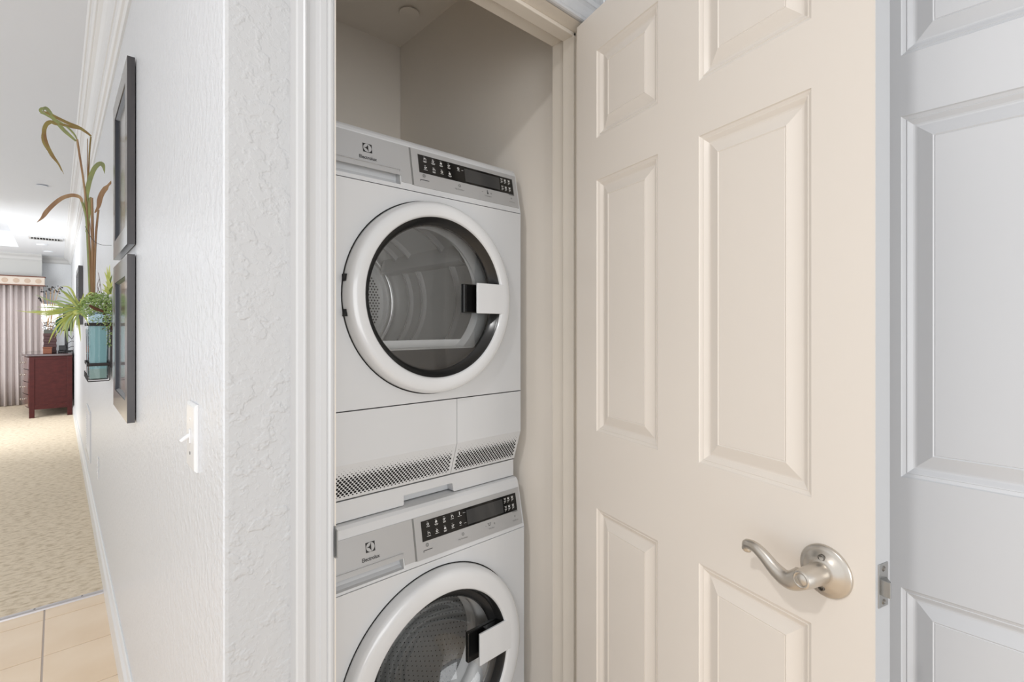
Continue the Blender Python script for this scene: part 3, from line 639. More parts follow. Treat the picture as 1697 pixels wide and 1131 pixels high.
# lower cover of the dryer: two panels with perforated sloping grilles
XS = 0.779; YB = 1.064
def cover(xa, xb, par, full_right):
    m = MB()
    z1, zbend, z0 = 1.0780, 0.960, 0.8735; yb = YB + 0.0285
    e0, e1 = (0.0, 0.0008) if not full_right else (0.0008, 0.0)
    xa += e0; xb -= e1
    m.add([(xa, YB, zbend), (xb, YB, zbend), (xb, YB, z1), (xa, YB, z1), (xa, YB + 0.01, z1), (xb, YB + 0.01, z1)], [(0, 1, 2, 3), (3, 2, 5, 4)])
    sx = xb if not full_right else xa
    m.add([(sx, YB, zbend), (sx, YB, z1), (sx, YB + 0.012, z1), (sx, YB + 0.012, zbend)], [(0, 1, 2, 3)])
    m.add([(sx, YB, zbend), (sx, yb, z0), (sx, yb + 0.012, z0), (sx, YB + 0.012, zbend)], [(0, 1, 2, 3)])
    build('cover_panel', m, M['appl'], par)
    # grille: hexagonally staggered real holes in the slope
    L = math.hypot(z0 - zbend, yb - YB); P0 = Vector((0, YB, zbend)); dn = Vector((0, yb - YB, z0 - zbend)) / L
    rows = 14; top = 0.007; bot = 0.006; rh_ = (L - top - bot) / rows; pit = 0.0100
    gm = MB()
    def pt(x, t): return P0 + Vector((x, 0, 0)) + dn * t
    gm.add([pt(xa, 0), pt(xb, 0), pt(xb, top), pt(xa, top)], [(3, 2, 1, 0)])
    gm.add([pt(xa, L - bot), pt(xb, L - bot), pt(xb, L), pt(xa, L)], [(3, 2, 1, 0)])
    mg = 0.006
    for xs0, xs1 in ((xa, xa + mg), (xb - mg, xb)): gm.add([pt(xs0, top), pt(xs1, top), pt(xs1, L - bot), pt(xs0, L - bot)], [(3, 2, 1, 0)])
    wx = xb - xa - 2 * mg; ncell = int(round(wx / pit)); pp = wx / ncell
    h1, h2 = 0.78 * rh_, 0.22 * rh_; xl, xr_ = xa + mg, xb - mg; tl, th_ = top, L - bot
    for r in range(rows):
        tc = top + (r + 0.5) * rh_
        size = [0.12, 0.2, 0.32, 0.5, 0.72, 0.92][r] if r < 6 else (0.62 if r == rows - 1 else 1.0)
        odd = r % 2; cs = [xl + (i + (1 if odd else 0.5)) * pp for i in range(ncell - (1 if odd else 0))]
        def cl(p):
            x, t = p
            if r == 0 and t < tc: t = tl
            if r == rows - 1 and t > tc: t = th_
            return (min(max(x, xl), xr_), min(max(t, tl), th_))
        if odd:
            for xc, sg in ((xl, 1), (xr_, -1)):
                hexv = [cl(p) for p in ((xc, tc - h1), (xc + sg * pp / 2, tc - h2), (xc + sg * pp / 2, tc + h2), (xc, tc + h1))]
                gm.add([pt(*p) for p in hexv], [(0, 1, 2, 3)])
        for i, xc in enumerate(cs):
            fade = 0.0 if full_right else 0.12 * max(0, (xc - 0.62) / 0.16)
            rad = 0.0034 * size * (1 - fade)
            if r < 3 and (i % 2): rad *= 0.7
            hv = [(xc + pp / 2, tc + h2), (xc, tc + h1), (xc - pp / 2, tc + h2), (xc - pp / 2, tc - h2), (xc, tc - h1), (xc + pp / 2, tc - h2)]
            oc = []
            for k in range(6):
                p_, q_ = hv[k], hv[(k + 1) % 6]; oc += [cl(p_), cl(((p_[0] + q_[0]) / 2, (p_[1] + q_[1]) / 2))]
            ic = []
            for (ox, ot) in oc:
                dd = math.hypot(ox - xc, ot - tc); ic.append((xc + (ox - xc) / dd * rad, tc + (ot - tc) / dd * rad * 0.97))
            gm.add([pt(*p) for p in oc] + [pt(*p) for p in ic], [(k, (k + 1) % 12, 12 + (k + 1) % 12, 12 + k) for k in range(12)])
    gr = build('vent_grille', gm, M['appl'], par)
    b = MB().add([pt(xa, 0.002) + Vector((0, 0.006, 0)), pt(xb, 0.002) + Vector((0, 0.006, 0)), pt(xb, L - 0.002) + Vector((0, 0.006, 0)), pt(xa, L - 0.002) + Vector((0, 0.006, 0))], [(3, 2, 1, 0)])
    build('grille_backing', b, M['gap'], gr)
cover(XA + 0.0006, XS, dryer, False); cover(XS, XB - 0.0006, dryer, True)

# stacking kit between the machines
KY = 1.0935
sk = root('stacking_kit', ((XA + XB) / 2, 1.35, 0.8205), 'white stacking frame with a cut-out grip between dryer and washer', 'appliance')
m = MB(); kz0, kz1 = 0.8220, 0.8698
poly = [(XA + 0.002, kz0), (0.636, kz0), (0.638, kz0 + 0.002), (0.638, 0.846), (0.784, 0.846), (0.786, 0.844), (0.790, kz0 + 0.002), (0.793, kz0), (XB - 0.002, kz0), (XB - 0.002, kz1), (XA + 0.002, kz1)]
m.prism(poly, 'y', KY, KY + 0.028)
m.box((XA + 0.002, KY + 0.0285, kz0), (XB - 0.002, 1.69, kz1))
build('frame', m, M['appl'], sk, bevel=0.0012)

# ------------------------------------------------------------------ small fittings in the closet and on the ceilings
cvr = MB().lathe((0.962, 1.612, ZC), (0, 0, -1), [(0.012, 0), (0.012, 0.006), (0.036, 0.006), (0.037, 0.007), (0.036, 0.0095), (0.001, 0.0115)], 48)
build('sprinkler_cover', cvr, M['closet'], smooth=30, label='round taupe sprinkler cover on the closet ceiling', cat='sprinkler cover')
p = Vector((-0.092, 5.655, ZC))
build('sprinkler_cover', MB().lathe(p, (0, 0, -1), [(0.012, 0), (0.012, 0.008), (0.038, 0.008), (0.038, 0.011), (0.001, 0.012)], 32), M['ceil'], smooth=30, label='white sprinkler cover on the hallway ceiling nearest the reeds', cat='sprinkler cover')
for (yy, lab) in ((9.75, 'first small white ceiling disc beyond the air vent'), (10.6, 'second small white ceiling disc close to the end wall')):
    build('ceiling_disc', MB().lathe((-0.16 if yy < 10 else -0.10, yy, ZC), (0, 0, -1), [(0.06, 0), (0.06, 0.010), (0.05, 0.014), (0.001, 0.015)], 24), M['ceil'], smooth=30, label=lab, cat='ceiling disc')
v = root('ceiling_vent', (-0.105, 9.05, ZC), 'white louvred air vent on the bedroom ceiling', 'vent')
m = MB(); a0, a1, b0, b1 = -0.275, 0.060, 8.93, 9.17
m.box((a0, b0, ZC - 0.012), (a1, b0 + 0.022, ZC - 0.0005)).box((a0, b1 - 0.022, ZC - 0.012), (a1, b1, ZC - 0.0005)).box((a0, b0 + 0.022, ZC - 0.012), (a0 + 0.022, b1 - 0.022, ZC - 0.0005)).box((a1 - 0.022, b0 + 0.022, ZC - 0.012), (a1, b1 - 0.022, ZC - 0.0005))
build('frame', m, M['trim'], v)
build('backing', MB().box((a0 + 0.02, b0 + 0.02, ZC - 0.003), (a1 - 0.02, b1 - 0.02, ZC - 0.001)), M['gap'], v)
for i in range(10):
    x = a0 + 0.04 + i * 0.0285
    build('slat', MB().prism([(x, ZC - 0.0045), (x + 0.004, ZC - 0.0045), (x + 0.011, ZC - 0.022), (x + 0.007, ZC - 0.022)], 'y', b0 + 0.022, b1 - 0.022), M['trim'], v)
# wall grille, outlet, switch on the hallway wall
v = root('wall_vent', (XH, 4.93, 0.30), 'white louvred return air grille low on the hallway wall', 'vent')
m = MB(); fx = XH - 0.010; g0, g1, h0, h1 = 4.66, 5.22, 0.285, 0.650
m.box((fx, g0, h0), (XH - 0.0003, g0 + 0.03, h1)).box((fx, g1 - 0.03, h0), (XH - 0.0003, g1, h1)).box((fx, g0 + 0.03, h0), (XH - 0.0003, g1 - 0.03, h0 + 0.03)).box((fx, g0 + 0.03, h1 - 0.03), (XH - 0.0003, g1 - 0.03, h1))
build('frame', m, M['plate'], v, bevel=0.001, seg=1)
build('backing', MB().box((XH - 0.002, g0 + 0.03, h0 + 0.03), (XH - 0.0005, g1 - 0.03, h1 - 0.03)), M['gap'], v)
for i in range(17):
    z = h0 + 0.037 + i * 0.0178
    build('slat', MB().prism([(XH - 0.003, z + 0.010), (XH - 0.002, z + 0.012), (XH - 0.010, z + 0.002), (XH - 0.011, z)], 'y', g0 + 0.03, g1 - 0.03) if False else
          MB().add([(XH - 0.0022, g0 + 0.03, z + 0.012), (XH - 0.0022, g1 - 0.03, z + 0.012), (XH - 0.0095, g1 - 0.03, z), (XH - 0.0095, g0 + 0.03, z), (XH - 0.0022, g0 + 0.03, z + 0.0135), (XH - 0.0022, g1 - 0.03, z + 0.0135), (XH - 0.0095, g1 - 0.03, z + 0.0015), (XH - 0.0095, g0 + 0.03, z + 0.0015)],
                   [(0, 1, 2, 3), (7, 6, 5, 4), (3, 2, 6, 7), (0, 3, 7, 4), (1, 5, 6, 2)]), M['plate'], v)
v = root('wall_outlet', (XH, 3.77, 0.385), 'white wall outlet plate low on the hallway wall', 'outlet')
build('plate', MB().box((XH - 0.006, 3.735, 0.385), (XH - 0.0002, 3.805, 0.500)), M['plate'], v, bevel=0.002)
for z in (0.414, 0.452): build('socket', MB().box((XH - 0.0085, 3.755, z), (XH - 0.005, 3.785, z + 0.026)), M['plate'], v, bevel=0.002)
v = root('light_switch', (XH, 1.018, 1.02), 'white toggle light switch near the hallway corner', 'switch')
sp = [(0, 0), (0, 0.0)]
PX = XH - 0.0065
y0s, y1s, z0s, z1s = 0.984, 1.056, 1.0195, 1.1355
m = MB(); rings = []
for (ins, xx) in ((0, XH - 0.0002), (0, XH - 0.0032), (0.0035, PX), (0.006, PX - 0.0003)):
    rings.append([(xx, y0s + ins, z0s + ins), (xx, y1s - ins, z0s + ins), (xx, y1s - ins, z1s - ins), (xx, y0s + ins, z1s - ins)])
for k in range(3):
    for q in range(4): m.add([rings[k][q], rings[k][(q + 1) % 4], rings[k + 1][(q + 1) % 4], rings[k + 1][q]], [(0, 1, 2, 3)])
m.add(rings[-1], [(0, 1, 2, 3)])
build('plate', m, M['plate'], v)
build('toggle_collar', MB().box((PX - 0.0028, 1.0148, 1.0655), (PX, 1.0252, 1.0900)), M['plate'], v, bevel=0.0008)
build('toggle', MB().tube([(PX - 0.001, 1.020, 1.0790), (PX - 0.0085, 1.020, 1.0745), (PX - 0.0145, 1.020, 1.0700)], [0.0040, 0.0036, 0.0030], 8, flat=1.1, up=(0, 1, 0)), M['plate'], v, smooth=50)
for z in (1.048, 1.1075): build('screw', MB().lathe((PX, 1.020, z), (-1, 0, 0), [(0.0032, 0.0), (0.0026, 0.0012), (0.001, 0.0012)], 12, cap1=True), M['greyink'] if z < 1.1 else M['plate'], v)

# ------------------------------------------------------------------ picture frames
def picture(name, ya, yb_, za, zb_, bw, label, art, th=0.0195, grp=None):
    R0 = root(name, (XH - th / 2, (ya + yb_) / 2, za), label, 'picture', group=grp)
    xb, xf = XH - 0.003, XH - 0.003 - th
    m = MB(); O = [(ya, za), (yb_, za), (yb_, zb_), (ya, zb_)]; I = [(ya + bw, za + bw), (yb_ - bw, za + bw), (yb_ - bw, zb_ - bw), (ya + bw, zb_ - bw)]
    for q in range(4):
        r = (q + 1) % 4
        m.add([(xf, *O[q]), (xf, *O[r]), (xf, *I[r]), (xf, *I[q]), (xb, *O[q]), (xb, *O[r]), (xb, *I[r]), (xb, *I[q])], [(0, 1, 2, 3), (0, 4, 5, 1), (7, 6, 5, 4), (2, 6, 7, 3), (0, 3, 7, 4), (1, 5, 6, 2)])
    build('moulding', m, M['frame'], R0)
    m = MB(); l = 0.008
    J = [(ya + bw + l, za + bw + l), (yb_ - bw - l, za + bw + l), (yb_ - bw - l, zb_ - bw - l), (ya + bw + l, zb_ - bw - l)]
    for q in range(4):
        r = (q + 1) % 4
        m.add([(xf + 0.003, *I[q]), (xf + 0.003, *I[r]), (xf + 0.010, *J[r]), (xf + 0.010, *J[q])], [(0, 1, 2, 3)])
    build('inner_lip', m, M['lip'], R0)
    mb_ = build('mat_board', MB().box((xf + 0.0115, ya + bw, za + bw), (xf + 0.014, yb_ - bw, zb_ - bw)), M['mat'] if art == 1 else M['art2'], R0)
    k = 0.085 if art == 1 else 0.06
    build('print', MB().box((xf + 0.0108, ya + bw + k, za + bw + k), (xf + 0.0113, yb_ - bw - k, zb_ - bw - k)), M['art1'] if art == 1 else M['art2'], mb_)
    ln = MB(); t = 0.0035; q0, q1, q2, q3 = ya + bw + k - 0.008, yb_ - bw - k + 0.008, za + bw + k - 0.008, zb_ - bw - k + 0.008
    for (a, b, c_, d) in ((q0, q1, q2, q2 + t), (q0, q1, q3 - t, q3), (q0, q0 + t, q2 + t, q3 - t), (q1 - t, q1, q2 + t, q3 - t)): ln.box((xf + 0.0106, a, c_), (xf + 0.0112, b, d))
    build('mat_line', ln, M['greyink'], mb_)
    build('glazing', MB().add([(xf + 0.0095, *p) for p in J], [(0, 1, 2, 3)]), M['picglass'], R0)
    return R0
picture('picture_frame', 1.895, 2.395, 1.520, 2.092, 0.062, 'upper dark framed picture with a cream mat on the hallway wall', 1)
picture('picture_frame', 1.895, 2.395, 0.975, 1.490, 0.062, 'lower dark framed picture with blue-grey glazing, below the other', 2)
picture('picture_frame', 6.15, 6.95, 1.285, 1.840, 0.05, 'small dark frame far along the hallway wall', 2, th=0.03)

# ------------------------------------------------------------------ wall vases, holder and plants
VX0, VX1, VY0 = 0.101, 0.163, 2.80
wh = root('wall_vase_holder', (XH, 2.95, 1.03), 'black iron wall holder with bands around two glass vases', 'wall holder')
def vase(yv, label, grp=None):
    y1_ = yv + 0.085; z0, z1 = 1.040, 1.330; t = 0.004
    R0 = root('glass_vase', ((VX0 + VX1) / 2, yv + 0.042, z0), label, 'vase')
    sh = MB(); a = 0.004
    top = [(VX0 - a, yv - a), (VX1 + a, yv - a), (VX1 + a, y1_ + a), (VX0 - a, y1_ + a)]; bt = [(VX0, yv), (VX1, yv), (VX1, y1_), (VX0, y1_)]
    vs = [(p[0], p[1], z0) for p in bt] + [(p[0], p[1], z1) for p in top]
    sh.add(vs, [(3, 2, 1, 0)] + [(i, (i + 1) % 4, 4 + (i + 1) % 4, 4 + i) for i in range(4)])
    build('glass_shell', sh, M['clear'], R0)
    f = 0.0035; zt = z0 + 0.235
    build('filling', MB().box((VX0 + f, yv + f, z0 + 0.045), (VX1 - f, y1_ - f, zt)), M['teal'], R0, label='teal sand filling')
    build('filling', MB().box((VX0 + f, yv + f, z0 + 0.004), (VX1 - f, y1_ - f, z0 + 0.045)), M['amber'], R0, label='green-grey bottom layer')
    rm = MB()
    for i in range(4):
        q = (i + 1) % 4; rm.tube([(top[i][0], top[i][1], z1), (top[q][0], top[q][1], z1)], 0.0022, 6)
    build('rim', rm, M['clear'], R0)
vase(VY0, 'nearer rectangular teal glass vase in the iron wall holder')
vase(VY0 + 0.17, 'farther teal glass vase mostly hidden behind the first one')
for yv in (VY0, VY0 + 0.17):
    e_ = 0.0065
    for z in (1.104, 1.278):
        m = MB()
        A_ = [(VX0 - e_, yv - e_), (VX1 + e_, yv - e_), (VX1 + e_, yv + 0.085 + e_), (VX0 - e_, yv + 0.085 + e_)]
        for i in range(4):
            q = (i + 1) % 4; p0 = Vector((*A_[i], z)); p1 = Vector((*A_[q], z + (0.004 if i in (0,) else 0)))
            p1.z = z; d = (p1 - p0).normalized() * 0.001
            m.tube([p0 - d, p1 + d], 0.0068, 4, flat=0.3, up=(0, 0, 1))
        build('band', m, M['iron'], wh)
    for yy in (yv - e_ + 0.001, yv + 0.085 + e_ - 0.001):
        m = MB()
        m.tube([(VX0 - e_, yy, 1.062), (VX0 - e_, yy, 1.036), (VX0 - e_ + 0.003, yy, 1.032), (VX1 + e_ - 0.003, yy, 1.032), (VX1 + e_, yy, 1.036), (VX1 + e_, yy, 1.104)], 0.0022, 6)
        build('bottom_loop', m, M['iron'], wh)
    build('arm', MB().tube([(VX1 + e_, yv - 0.002, 1.104), (XH - 0.006, yv - 0.002, 1.106)], 0.003, 6), M['iron'], wh)
build('wall_bar', MB().box((XH - 0.007, VY0 - 0.02, 1.09), (XH - 0.001, VY0 + 0.28, 1.11)).box((XH - 0.007, VY0 - 0.012, 1.11), (XH - 0.001, VY0, 1.28)), M['iron'], wh)

def blade(pts, w0, tip=0.25, nrm=None, fold=0.25, wprof=None):
    """a folded tapering leaf along pts (world vectors)"""
    m = MB(); vs = []; n = len(pts)
    for i, p in enumerate(pts):
        t = i / (n - 1)
        w = w0 * (wprof(t) if wprof else (0.45 + 1.1 * t if t < 0.35 else 0.83 * (1 - ((t - 0.35) / 0.65) ** 1.6) + 0.02))
        d = (pts[min(i + 1, n - 1)] - pts[max(i - 1, 0)]).normalized()
        view = nrm if nrm is not None else Vector((0.06, 1, 0.0))
        side = d.cross(view); side = side.normalized() if side.length > 1e-4 else Vector((0, 0, 1))
        up = side.cross(d).normalized()
        vs += [p + side * w / 2, p + up * w * fold, p - side * w / 2, p - up * w * 0.08]
    fs = []
    for i in range(n - 1):
        a = 4 * i
        for k in range(4): fs.append((a + k, a + (k + 1) % 4, a + 4 + (k + 1) % 4, a + 4 + k))
    fs += [(3, 2, 1, 0), tuple(4 * (n - 1) + k for k in range(4))]
    return m.add(vs, fs)
def P2(pts, y, dy=0.0):
    n = len(pts); return [at_y(u, v, y + dy * i / (n - 1)) for i, (u, v) in enumerate(pts)]
rd = root('dried_reeds', at_y(153, 484, 2.85), 'tall dried brown reeds with drooping leaves standing in the wall vases', 'dried plant')
def stem(pts, r, y=2.85, dy=0.0, mt='reed', n=4):
    build('stem', MB().tube(bez(P2(pts, y, dy), n), r * 1.3, 6), M[mt], rd, smooth=60)
def leafr(pts, w, y=2.85, dy=0.0, mt='reedleaf', n=4, wp=None):
    build('leaf', blade(bez(P2(pts, y, dy), n), w * 1.45, wprof=wp), M[mt], rd, smooth=60)
even = lambda t: (0.5 + 2 * t if t < 0.25 else 1.0) * (1 if t < 0.8 else max(0.05, (1 - t) / 0.2))
stem([(156, 500), (157, 440), (159, 390), (163, 348)], 0.0032)
leafr([(157, 353), (163, 343), (166, 328), (172, 316), (185, 301)], 0.017, mt='reed', wp=lambda t: 0.15 + 1.5 * t if t < 0.4 else (0.75 if t < 0.85 else 0.35))
stem([(153.5, 500), (153, 440), (153.5, 390), (152, 328)], 0.0040, mt='reed')
stem([(151.5, 500), (148, 430), (145, 370), (142, 330), (137, 290), (131, 252), (128, 231)], 0.0030)
stem([(153, 500), (150, 430), (147, 370), (146, 320), (147, 280), (148.5, 250), (150.5, 227)], 0.0022, y=2.88, mt='reedleaf')
stem([(149.5, 500), (146, 420), (143, 362), (136, 335)], 0.0034, mt='reedgreen')
stem([(155, 500), (152.5, 430), (151, 390), (147, 350), (145, 300), (145, 230)], 0.0012, y=2.9, mt='reed')
leafr([(128, 233), (124, 224), (113, 212), (100, 203), (88, 197), (75, 190), (66, 188)], 0.0055, mt='reedgreen', wp=even)
leafr([(126, 234), (117, 226), (106, 216), (96, 205), (88, 196), (80, 183), (74, 179), (71, 186)], 0.010, mt='reedgreen', wp=even)
leafr([(151, 226), (144, 220), (130, 211), (115, 205), (100, 198), (88, 192), (78, 187), (70, 184)], 0.009, wp=even)
leafr([(134, 214), (120, 211), (105, 207), (92, 205), (84, 202), (77, 206), (73, 218), (76, 236), (86, 257), (97, 272), (106, 289)], 0.0095, wp=even)
leafr([(88, 203), (78, 208), (71, 222), (72, 236), (82, 252), (94, 267), (102, 284)], 0.0055, mt='reedleaf', wp=even)
leafr([(74, 179), (69, 180), (67, 184), (72, 188), (80, 190)], 0.007, mt='reedgreen', wp=even)
leafr([(140, 350), (143, 330), (147, 305), (154, 284), (161, 274), (168, 271), (171.5, 277), (173.5, 288)], 0.0115, mt='reedgreen', wp=even)
leafr([(143, 385), (147, 360), (149, 335), (150, 328), (152, 328)], 0.010, mt='reedgreen')
leafr([(136, 336), (134, 329), (128, 325), (118, 324), (104, 328), (91, 337), (78, 350), (70, 361), (61, 369)], 0.0105, mt='reed', wp=even)
build('wire', MB().tube(bez(P2([(141, 375), (147, 387), (155, 399), (168, 406), (186, 407)], 2.83), 4), 0.0010, 5), M['iron'], rd)

sp_ = root('spiky_plant', at_y(127, 512, 2.82), 'yellow-green spiky plant fanning out to the left of the vase', 'plant')
random.seed(5)
B0 = (131, 512)
tips = [((101.5, 474), (118, 480), 0), ((57, 488), (92, 502), 1), ((25, 515), (75, 519), 0), ((38, 517), (85, 516), 1), ((57, 521), (92, 520), 0), ((67, 506), (98, 506), 0), ((80, 570), (96, 540), 1), ((99, 558), (109, 536), 0), ((112, 568), (112, 540), 1),
        ((134, 567), (131, 540), 0), ((113, 546), (118, 528), 0), ((92, 527), (110, 521), 0), ((72, 496), (100, 503), 1), ((82, 500), (105, 500), 1), ((92, 489), (112, 497), 1), ((100, 482), (114, 492), 0), ((87, 541), (106, 527), 0), ((104, 550), (114, 530), 1),
        ((120, 552), (124, 530), 0), ((128, 545), (128, 528), 1), ((60, 509), (95, 511), 1), ((139, 486), (136, 497), 1), ((155, 486), (146, 488), 0), ((110, 478), (119, 492), 1), ((75, 515), (103, 513), 0), ((96, 515), (114, 510), 0), ((97, 521), (116, 515), 1), ((84, 533), (105, 523), 1),
        ((122, 484), (126, 496), 0), ((145, 530), (138, 520), 1), ((148, 540), (140, 525), 0), ((48, 514), (86, 517), 1), ((66, 525), (97, 520), 1), ((90, 560), (106, 535), 1), ((107, 560), (111, 537), 0), ((118, 560), (118, 536), 1), ((77, 505), (104, 508), 0), ((95, 478), (113, 489), 1), ((106, 488), (117, 497), 0)]
for i, (t, mid, k) in enumerate(tips):
    b = (B0[0] + random.uniform(-5, 5), B0[1] + random.uniform(-6, 6)); dy = random.uniform(-0.06, 0.05)
    pts = bez([at_y(*b, 2.84), at_y(*mid, 2.82 + dy * 0.5), at_y(*t, 2.80 + dy)], 6)
    build('leaf', blade(pts, random.uniform(0.0065, 0.0095)), M['blade2' if k and i % 3 else 'blade'], sp_, smooth=60)
build('heart', MB().sphere(tuple(at_y(127, 518, 2.83)), 0.016, 10, sc3=(1.0, 0.9, 0.8)), M['blade'], sp_, smooth=60)
tf = root('tufted_succulent', at_y(181, 487, 2.80), 'dark green upright tuft beside the lower picture frame', 'plant')
for t in ((177, 441), (182, 438), (186, 455), (173, 450), (170, 470), (186, 466), (178, 458), (175, 466), (183, 450), (172, 478), (168, 480), (187, 474)):
    b = (180 + random.uniform(-3, 4), 488); q = ((b[0] * 0.7 + t[0] * 0.3) + random.uniform(-1, 1), (b[1] + t[1]) / 2)
    build('leaf', blade(bez([at_y(*b, 2.79), at_y(*q, 2.78), at_y(*t, 2.77)], 4), 0.012), M['tuft' if random.random() < 0.5 else 'blade'], tf, smooth=60)
fr = root('fern_cluster', at_y(165, 515, 2.80), 'bright green fern fronds and dried bits covering the vase mouth', 'plant')
lf = MB(); random.seed(9)
def leaflet(c, s):
    d = Vector((random.uniform(-1, 1), random.uniform(-0.6, 0.6), random.uniform(-1, 0.8))).normalized(); n_ = d.orthogonal().normalized()
    if random.random() < 0.5: n_ = d.cross(n_)
    lf.add([c, c + d * s * 0.5 + n_ * s * 0.28, c + d * s, c + d * s * 0.5 - n_ * s * 0.28, c + d * s * 0.5 + d.cross(n_) * s * 0.08], [(0, 1, 4), (1, 2, 4), (2, 3, 4), (3, 0, 4)])
def region(u0, v0, u1, v1, n, s):
    for _ in range(n):
        while True:
            a, b = random.uniform(-1, 1), random.uniform(-1, 1)
            if a * a + b * b < 1: break
        leaflet(at_y((u0 + u1) / 2 + a * (u1 - u0) / 2, (v0 + v1) / 2 + b * (v1 - v0) / 2, random.uniform(2.765, 2.86)), s * random.uniform(0.7, 1.3))
region(128, 495, 160, 524, 420, 0.010); region(152, 486, 187, 520, 620, 0.010); region(172, 500, 188, 545, 320, 0.009)
region(146, 525, 158, 536, 40, 0.007); region(160, 523, 176, 548, 90, 0.008); region(176, 540, 187, 575, 90, 0.008); region(140, 486, 172, 500, 140, 0.012)
build('fronds', lf, M['fern'], fr, kind='stuff')
bk = MB()
for _ in range(46):
    u, v = random.uniform(172, 187), random.uniform(505, 548); c_ = at_y(u, v, 2.79)
    bk.tube([c_, c_ + Vector((random.uniform(-.01, .01), random.uniform(-.02, .02), random.uniform(-.012, .012)))], 0.0018, 4)
bk.tube(bez(P2([(148, 506), (156, 511), (164, 514), (172, 517)], 2.765), 4), [0.004 + 0.003 * math.sin(math.pi * i / 12) for i in range(13)], 6)
build('dried_bits', bk, M['bark'], fr, kind='stuff')
for (a, b, c_) in (((168, 486), (166, 470), (163, 452)), ((166, 486), (161, 475), (165, 462)), ((160, 488), (164, 476), (166, 470))):
    build('twig', MB().tube(bez(P2([a, b, c_], 2.80), 3), 0.0009, 5), M['bark'], fr)
lf2 = [((52, 518), (46, 517), (44, 521)), ((96, 541), (98, 533), (103, 546))]
build('dark_leaf', blade(bez([at_y(104, 527, 2.9), at_y(98, 538, 2.9), at_y(97, 552, 2.9)], 4), 0.030, wprof=lambda t: 0.3 + 2.2 * t if t < 0.35 else 1.05 - 0.95 * (t - 0.35) / 0.65), M['darkleaf'], fr, label='dark glossy green leaf')

# ------------------------------------------------------------------ bedroom: dresser and what stands on it
DY0, DY1, DX0, DX1, DZ = 9.45, 10.75, -0.286, 0.158, 0.885
dr_ = root('dresser', ((DX0 + DX1) / 2, (DY0 + DY1) / 2, 0), 'dark cherry bow-front dresser against the hallway wall', 'dresser')
def bow(t, e=0.0): return DX0 - e - 0.085 * math.sin(math.pi * t)
N_ = 14
def bowpoly(x1, e=0.0, ya=DY0, yb=DY1):
    return [(x1, ya), (x1, yb)] + [(bow(1 - i / N_, e), yb + (ya - yb) * i / N_) for i in range(N_ + 1)]
build('top', MB().prism(bowpoly(DX1, 0.025, DY0 - 0.025, DY1 + 0.025), 'z', DZ - 0.032, DZ), M['cherrytop'], dr_, bevel=0.006)
build('carcass', MB().prism(bowpoly(DX1 - 0.01, -0.02, DY0 + 0.012, DY1 - 0.012), 'z', 0.13, DZ - 0.032), M['cherry'], dr_)
for (x0, x1, yy) in ((DX0, DX0 + 0.055, DY0), (DX1 - 0.055, DX1, DY0), (DX0, DX0 + 0.055, DY1 - 0.055), (DX1 - 0.055, DX1, DY1 - 0.055)):
    build('leg', MB().box((x0, yy, 0.006), (x1, yy + 0.055, DZ - 0.033)), M['cherry'], dr_, bevel=0.003)
a, b = DX0 + 0.055, DX1 - 0.055
for q0, q1 in ((0.12, 0.185), (DZ - 0.075, DZ - 0.033)): build('side_rail', MB().box((a, DY0 + 0.003, q0), (b, DY0 + 0.02, q1)), M['cherry'], dr_, bevel=0.002)
build('side_panel', MB().box((a, DY0 + 0.009, 0.185), (b, DY0 + 0.018, DZ - 0.075)), M['cherry'], dr_)
for k in range(4):
    z0 = 0.16 + k * 0.172; q = [(bow((i + 0.4) / (N_ + 0.8), 0.006), DY0 + 0.06 + (DY1 - DY0 - 0.12) * i / N_) for i in range(N_ + 1)]
    f = build('drawer', MB().prism(q + [(x + 0.018, y) for x, y in reversed(q)], 'z', z0, z0 + 0.164), M['cherrygloss'], dr_, bevel=0.002)
    for yy, i in ((DY0 + 0.34, 3), (DY1 - 0.34, 11)):
        bx = bow((yy - DY0) / (DY1 - DY0), 0.008)
        build('knob', MB().lathe((bx, yy, z0 + 0.085), (-1, 0, 0), [(0.007, 0), (0.006, 0.012), (0.015, 0.018), (0.016, 0.026), (0.008, 0.031)], 14, cap1=True), M['nickel'], f, smooth=50)
Y1_ = 9.62
def bx_px(u0, v0, u1, v1, y, dep, mb=None):
    a = at_y(u0, v1, y); b = at_y(u1, v0, y); return (mb or MB()).box((min(a.x, b.x), y, a.z), (max(a.x, b.x), y + dep, b.z))
pl = root('planter_box', at_y(82, 587, Y1_), 'dark ribbed planter box standing on the dresser', 'planter')
pa = at_y(71.5, 586, Y1_); pb = at_y(94, 547, Y1_); pz0 = DZ + 0.0005
m = MB(); h_ = pb.z - 0.05 - pz0; nr = 7
for i in range(nr):
    z = pz0 + h_ * i / nr; m.box((pa.x + (0.004 if i % 2 else 0), Y1_ + (0.004 if i % 2 else 0), z), (pb.x - (0.004 if i % 2 else 0), Y1_ + 0.15, z + h_ / nr))
build('body', m, M['wicker'], pl, bevel=0.004)
build('rim', MB().box((pa.x + 0.006, Y1_ + 0.006, pz0 + h_), (pb.x - 0.006, Y1_ + 0.144, pb.z)), M['soil'], pl)
xc = (pa.x + pb.x) / 2
sr = root('dried_flower_arrangement', (xc, Y1_ + 0.07, pb.z), 'sticks and dark dried flowers rising from the ribbed planter', 'dried plant')
random.seed(3)
